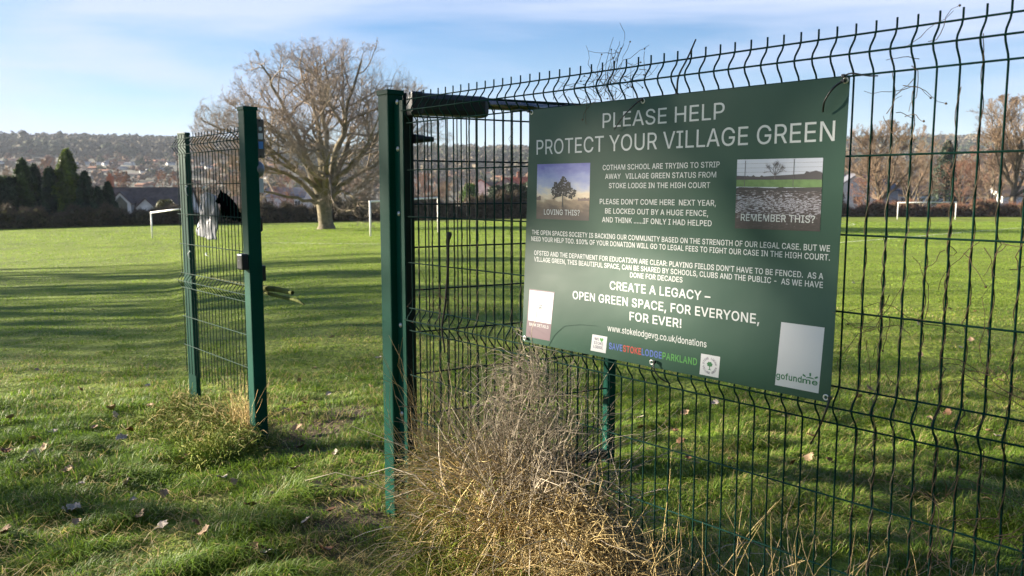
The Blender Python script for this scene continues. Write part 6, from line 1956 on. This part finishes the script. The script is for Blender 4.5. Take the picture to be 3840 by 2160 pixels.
# ------------------------------------------------------------------ litter on the short panel
def litter():
    v = .022
    rng = np.random.default_rng(31)
    s = 2.07
    def c3(x, y, vv=v):
        return fuz(600 + x / s, 350 + y / s, vv)
    rows = [(770, 335, 365), (800, 318, 432), (850, 302, 446), (920, 297, 444), (990, 291, 440), (1050, 291, 436), (1095, 292, 432), (1136, 380, 430)]
    L = [c3(a, y) for y, a, _ in rows]
    R = [c3(b, y) for y, _, b in rows]
    L, R = smooth_path(np.array(L), 34), smooth_path(np.array(R), 34)
    nx = 18
    t = np.linspace(0, 1, nx)
    U = L[:, None, 0] * (1 - t) + R[:, None, 0] * t
    Z = L[:, None, 1] * (1 - t) + R[:, None, 1] * t
    vv = v + .015 * np.sin(U * 38 + 1.3 * np.sin(Z * 21)) * np.cos(Z * 17 + 1) + .005 * np.sin(Z * 47 + U * 30) + .0015 * rng.random(U.shape)
    b = fw(float(U.mean()), v, float(Z.min()))
    W = FO + U[..., None] * DV + vv[..., None] * NV + Z[..., None] * np.array([0, 0, 1.0]) - b
    A = W.reshape(-1, 3)
    B = A + NV * .006
    n = len(A)
    idx = np.arange(n).reshape(34, nx)
    f = np.stack([idx[:-1, :-1], idx[1:, :-1], idx[1:, 1:], idx[:-1, 1:]], -1).reshape(-1, 4)
    rim = np.concatenate([idx[0, :], idx[1:, -1], idx[-1, -2::-1], idx[-2:0:-1, 0]])
    rf = np.stack([rim, np.roll(rim, -1), np.roll(rim, -1) + n, rim + n], -1)
    o = np_mesh('plastic_bag', np.vstack([A, B]), [f, f[:, ::-1] + n, rf], material('white_film', (.30, .31, .34), .45, spec=.35, trans=.3, var=.25, vscale=9), smooth=True)
    o.location = b
    props(o, 'crumpled white plastic bag caught in the short fence panel', 'bag')
    # black work glove: cuff above, fingers hanging to lower right
    v2 = .03
    def g3(x, y):
        u_, z_ = c3(x, y, v2)
        return fw(u_, v2, z_)
    b = g3(480, 800)
    a = Acc()
    def finger(pts, r):
        P = smooth_path(np.array([g3(*p) for p in pts]) - b, 12)
        V, F = tubes(P[None], np.interp(np.linspace(0, 1, 12), np.linspace(0, 1, len(r)), r)[None], 10)
        V = np.vstack([V, P[0], P[-1]])
        a.add(V, F)
        base = a.n - len(V)
        a.F.setdefault(3, []).append(np.array([(base + 120, base + (i + 1) % 10, base + i) for i in range(10)] + [(base + 121, base + 110 + i, base + 110 + (i + 1) % 10) for i in range(10)]))
    finger([(472, 752), (474, 775), (485, 800), (515, 850), (555, 905), (580, 935)], [.006, .010, .030, .042, .044, .030])
    finger([(560, 880), (600, 925), (640, 962)], [.020, .014, .008])
    finger([(560, 905), (595, 950), (622, 990)], [.021, .015, .009])
    finger([(545, 905), (565, 950), (580, 985)], [.021, .015, .009])
    finger([(520, 890), (530, 935), (538, 970)], [.020, .014, .009])
    finger([(500, 860), (495, 920), (503, 972)], [.021, .015, .009])
    finger([(480, 820), (455, 835), (434, 845)], [.024, .018, .010])
    o = a.build('work_glove', material('black_knit', (.0015, .0015, .0018), 1.0, spec=.0), smooth=True)
    o.location = b
    props(o, 'black work glove hooked on the short fence panel beside the bag', 'glove')
    # mossy split branch pushed through the panel
    s4 = 1.811
    def c4(x, y, vv):
        u_, z_ = fuz(600 + x / s4, 950 + y / s4, vv)
        return fw(u_, vv, z_)
    b = c4(350, 165, .02)
    moss = material('mossy_bark', (.135, .155, .045), .9, spec=.1, col2=(.075, .085, .030), vscale=14, bump=.6, bscale=40)
    a = Acc()
    for pts, r in (([(350, 165), (450, 190), (570, 212), (700, 235), (800, 245), (900, 268)], [.006, .011, .014, .018, .016, .012]),
                   ([(600, 225), (705, 262), (800, 290), (900, 312), (940, 325), (978, 348)], [.010, .011, .010, .009, .009, .004]),
                   ([(352, 150), (351, 178)], [.006, .006])):
        P = smooth_path(np.array([c4(x, y, .02 + .10 * (x - 350) / 600) for x, y in pts]) - b, 16)
        V, F = tubes(P[None], np.interp(np.linspace(0, 1, 16), np.linspace(0, 1, len(r)), r)[None], 8)
        a.add(V, F)
    o = a.build('fallen_branch', moss, smooth=True)
    o.location = b
    props(o, 'mossy green branch stuck through the short panel behind the latch post', 'branch')
litter()

# ------------------------------------------------------------------ fallen leaves, nettles
def leaves():
    rng = np.random.default_rng(41)
    cols = {'pale tan': (.30, .21, .13), 'brown': (.15, .080, .045), 'whitish': (.36, .31, .26)}
    mats = {k: material(k.replace(' ', '_') + '_leaf', c, .75, spec=.2, var=.25, vscale=30, trans=.1) for k, c in cols.items()}
    protos = {}
    def shape(seed):
        r = np.random.default_rng(seed)
        n, m = 9, 5
        t = np.linspace(0, 1, n)
        w = .42 * np.sin(np.pi * np.clip(t * .96 + .03, 0, 1)) * (1 + .22 * np.sin(t * 22))
        s = np.linspace(-1, 1, m)
        X = (t[:, None] - .5) + 0 * s
        Y = w[:, None] * s
        Z = .16 * np.abs(s) ** 1.5 * np.sin(t * 3)[:, None] + .12 * np.sin(t * 4 + seed)[:, None] + .05 * r.normal(size=(n, m))
        A = np.stack([X, Y, Z + .12], -1).reshape(-1, 3)
        B = A + np.array([0, 0, .012])
        idx = np.arange(n * m).reshape(n, m)
        f = np.stack([idx[:-1, :-1], idx[:-1, 1:], idx[1:, 1:], idx[1:, :-1]], -1).reshape(-1, 4)
        return np.vstack([A, B]), [f, f[:, ::-1] + n * m]
    pix = [(205, 1175), (300, 1480), (430, 1580), (255, 1795), (20, 2030), (290, 1995), (480, 1840), (620, 1885), (835, 1825), (770, 2030), (610, 2010), (500, 1910), (940, 1930), (735, 2000), (1190, 1850),
           (1250, 1855), (985, 2100), (690, 1740), (800, 1640), (530, 1605), (1115, 1630), (1130, 1680), (1260, 1725), (350, 1170), (560, 1545), (1000, 2110), (1150, 1990), (90, 1755), (420, 1555), (875, 1840),
           (1075, 1560), (40, 1590), (1420, 1360), (1180, 1400), (1245, 1280), (1390, 1470), (700, 1560), (1320, 1760), (1010, 1890),
           (2435, 1525), (2530, 1640), (2680, 1535), (2400, 1630), (2950, 1585), (3110, 1757), (3260, 1480), (3220, 1510), (3460, 1240), (3655, 1180), (3640, 1290), (3200, 1070), (3320, 1080), (3750, 1450), (3700, 1920), (2330, 1950), (3560, 1570), (2580, 1745), (2290, 1480), (3040, 1660), (2750, 1760)]
    rl = np.random.default_rng(77)
    pix += [(float(rl.uniform(20, 1400)), float(rl.uniform(1380, 2120))) for _ in range(26)] + [(float(rl.uniform(2350, 3800)), float(rl.uniform(1150, 1800))) for _ in range(14)]
    keys = list(cols)
    for i, (x, y) in enumerate(pix):
        p = ground_at(x, y, 2.2, 60)
        k = keys[int(rng.choice(3, p=[.45, .33, .22]))]
        v = (k, int(rng.integers(0, 4)))
        if v not in protos:
            V, F = shape(v[1] + 7)
            me = np_mesh('fallen_leaf', V, F, mats[k], smooth=True)
            protos[v] = me
            o = me
        else:
            o = protos[v].copy()
            COL.objects.link(o)
        sc = float(rng.uniform(.040, .075))
        o.location = (p[0], p[1], p[2] + .042)
        o.rotation_euler = (rng.normal(0, .45), rng.normal(0, .35), rng.uniform(0, 6.28))
        o.scale = (sc, sc, sc)
        props(o, {'pale tan': 'pale tan fallen leaf curled in the grass', 'brown': 'dark brown fallen leaf lying in the grass', 'whitish': 'bleached whitish fallen leaf lying in the grass'}[k], 'leaf', 'fallen leaves scattered over the grass')
    # leaf resting in the withered heap and green weeds at the foot of the fence
    gw = material('weed_leaf', (.045, .115, .025), .5, var=.3, vscale=20, trans=.3)
    def weed(px, py, n, s, lab):
        p = ground_at(px, py, 2.2, 10)
        root = empty('weed_plant', p, 0)
        props(root, lab, 'weed', 'green weeds at the foot of the fence')
        a, b = Acc(), Acc()
        for k in range(n):
            an = rng.uniform(0, 6.28)
            hgt = rng.uniform(.3, 1) * s * 1.3
            rr = rng.uniform(.2, 1) * s * .7
            tip = np.array([rr * math.cos(an), rr * math.sin(an), hgt])
            P = smooth_path(np.array([(0, 0, -.01), tip * .5 + (0, 0, .02), tip]), 6)
            V, F = tubes(P[None], np.full((1, 6), .0016), 4)
            a.add(V, F)
            V, F = shape(int(rng.integers(0, 50)))
            ls = rng.uniform(.35, .7) * s
            M3 = np.array(Matrix.Rotation(an, 3, 'Z') @ Matrix.Rotation(rng.normal(-.1, .4), 3, 'Y'))
            V = (V * np.array([1, 1.3, .7])) @ M3.T * ls + tip
            for f in F:
                b.F.setdefault(4, []).append(f + b.n)
            b.V.append(V)
            b.n += len(V)
        a.build('stem', gw, root)
        b.build('leaves', gw, root, True)
    weed(1840, 2080, 14, .06, 'broad leaved green weed at the foot of the straw heap')
    weed(1790, 2120, 10, .05, 'small green weed in front of the straw heap')
    weed(2230, 2090, 26, .07, 'dark green nettle clump between the two grass heaps')
    weed(2190, 1990, 22, .065, 'dark green nettle clump behind, against the dead stems')
leaves()
def haze():
    bm = bmesh.new()
    add_box(bm, (0, 0, 55), (6900, 6900, 160))
    m = bpy.data.materials.new('valley_haze')
    m.use_nodes = True
    nt = m.node_tree
    nt.nodes.clear()
    o = nt.nodes.new("ShaderNodeOutputMaterial")
    v = nt.nodes.new("ShaderNodeVolumePrincipled")
    v.inputs['Color'].default_value = (0.80, 0.88, 1.0, 1)
    v.inputs['Density'].default_value = 0.00010
    v.inputs['Anisotropy'].default_value = 0.0
    nt.links.new(v.outputs['Volume'], o.inputs['Volume'])
    m.cycles.homogeneous_volume = True
    ob = bm_obj('haze', bm, m)
    props(ob, 'thin pale winter haze filling the valley', 'haze', kind='stuff')
haze()
print('SCENE DONE', len(bpy.data.objects))
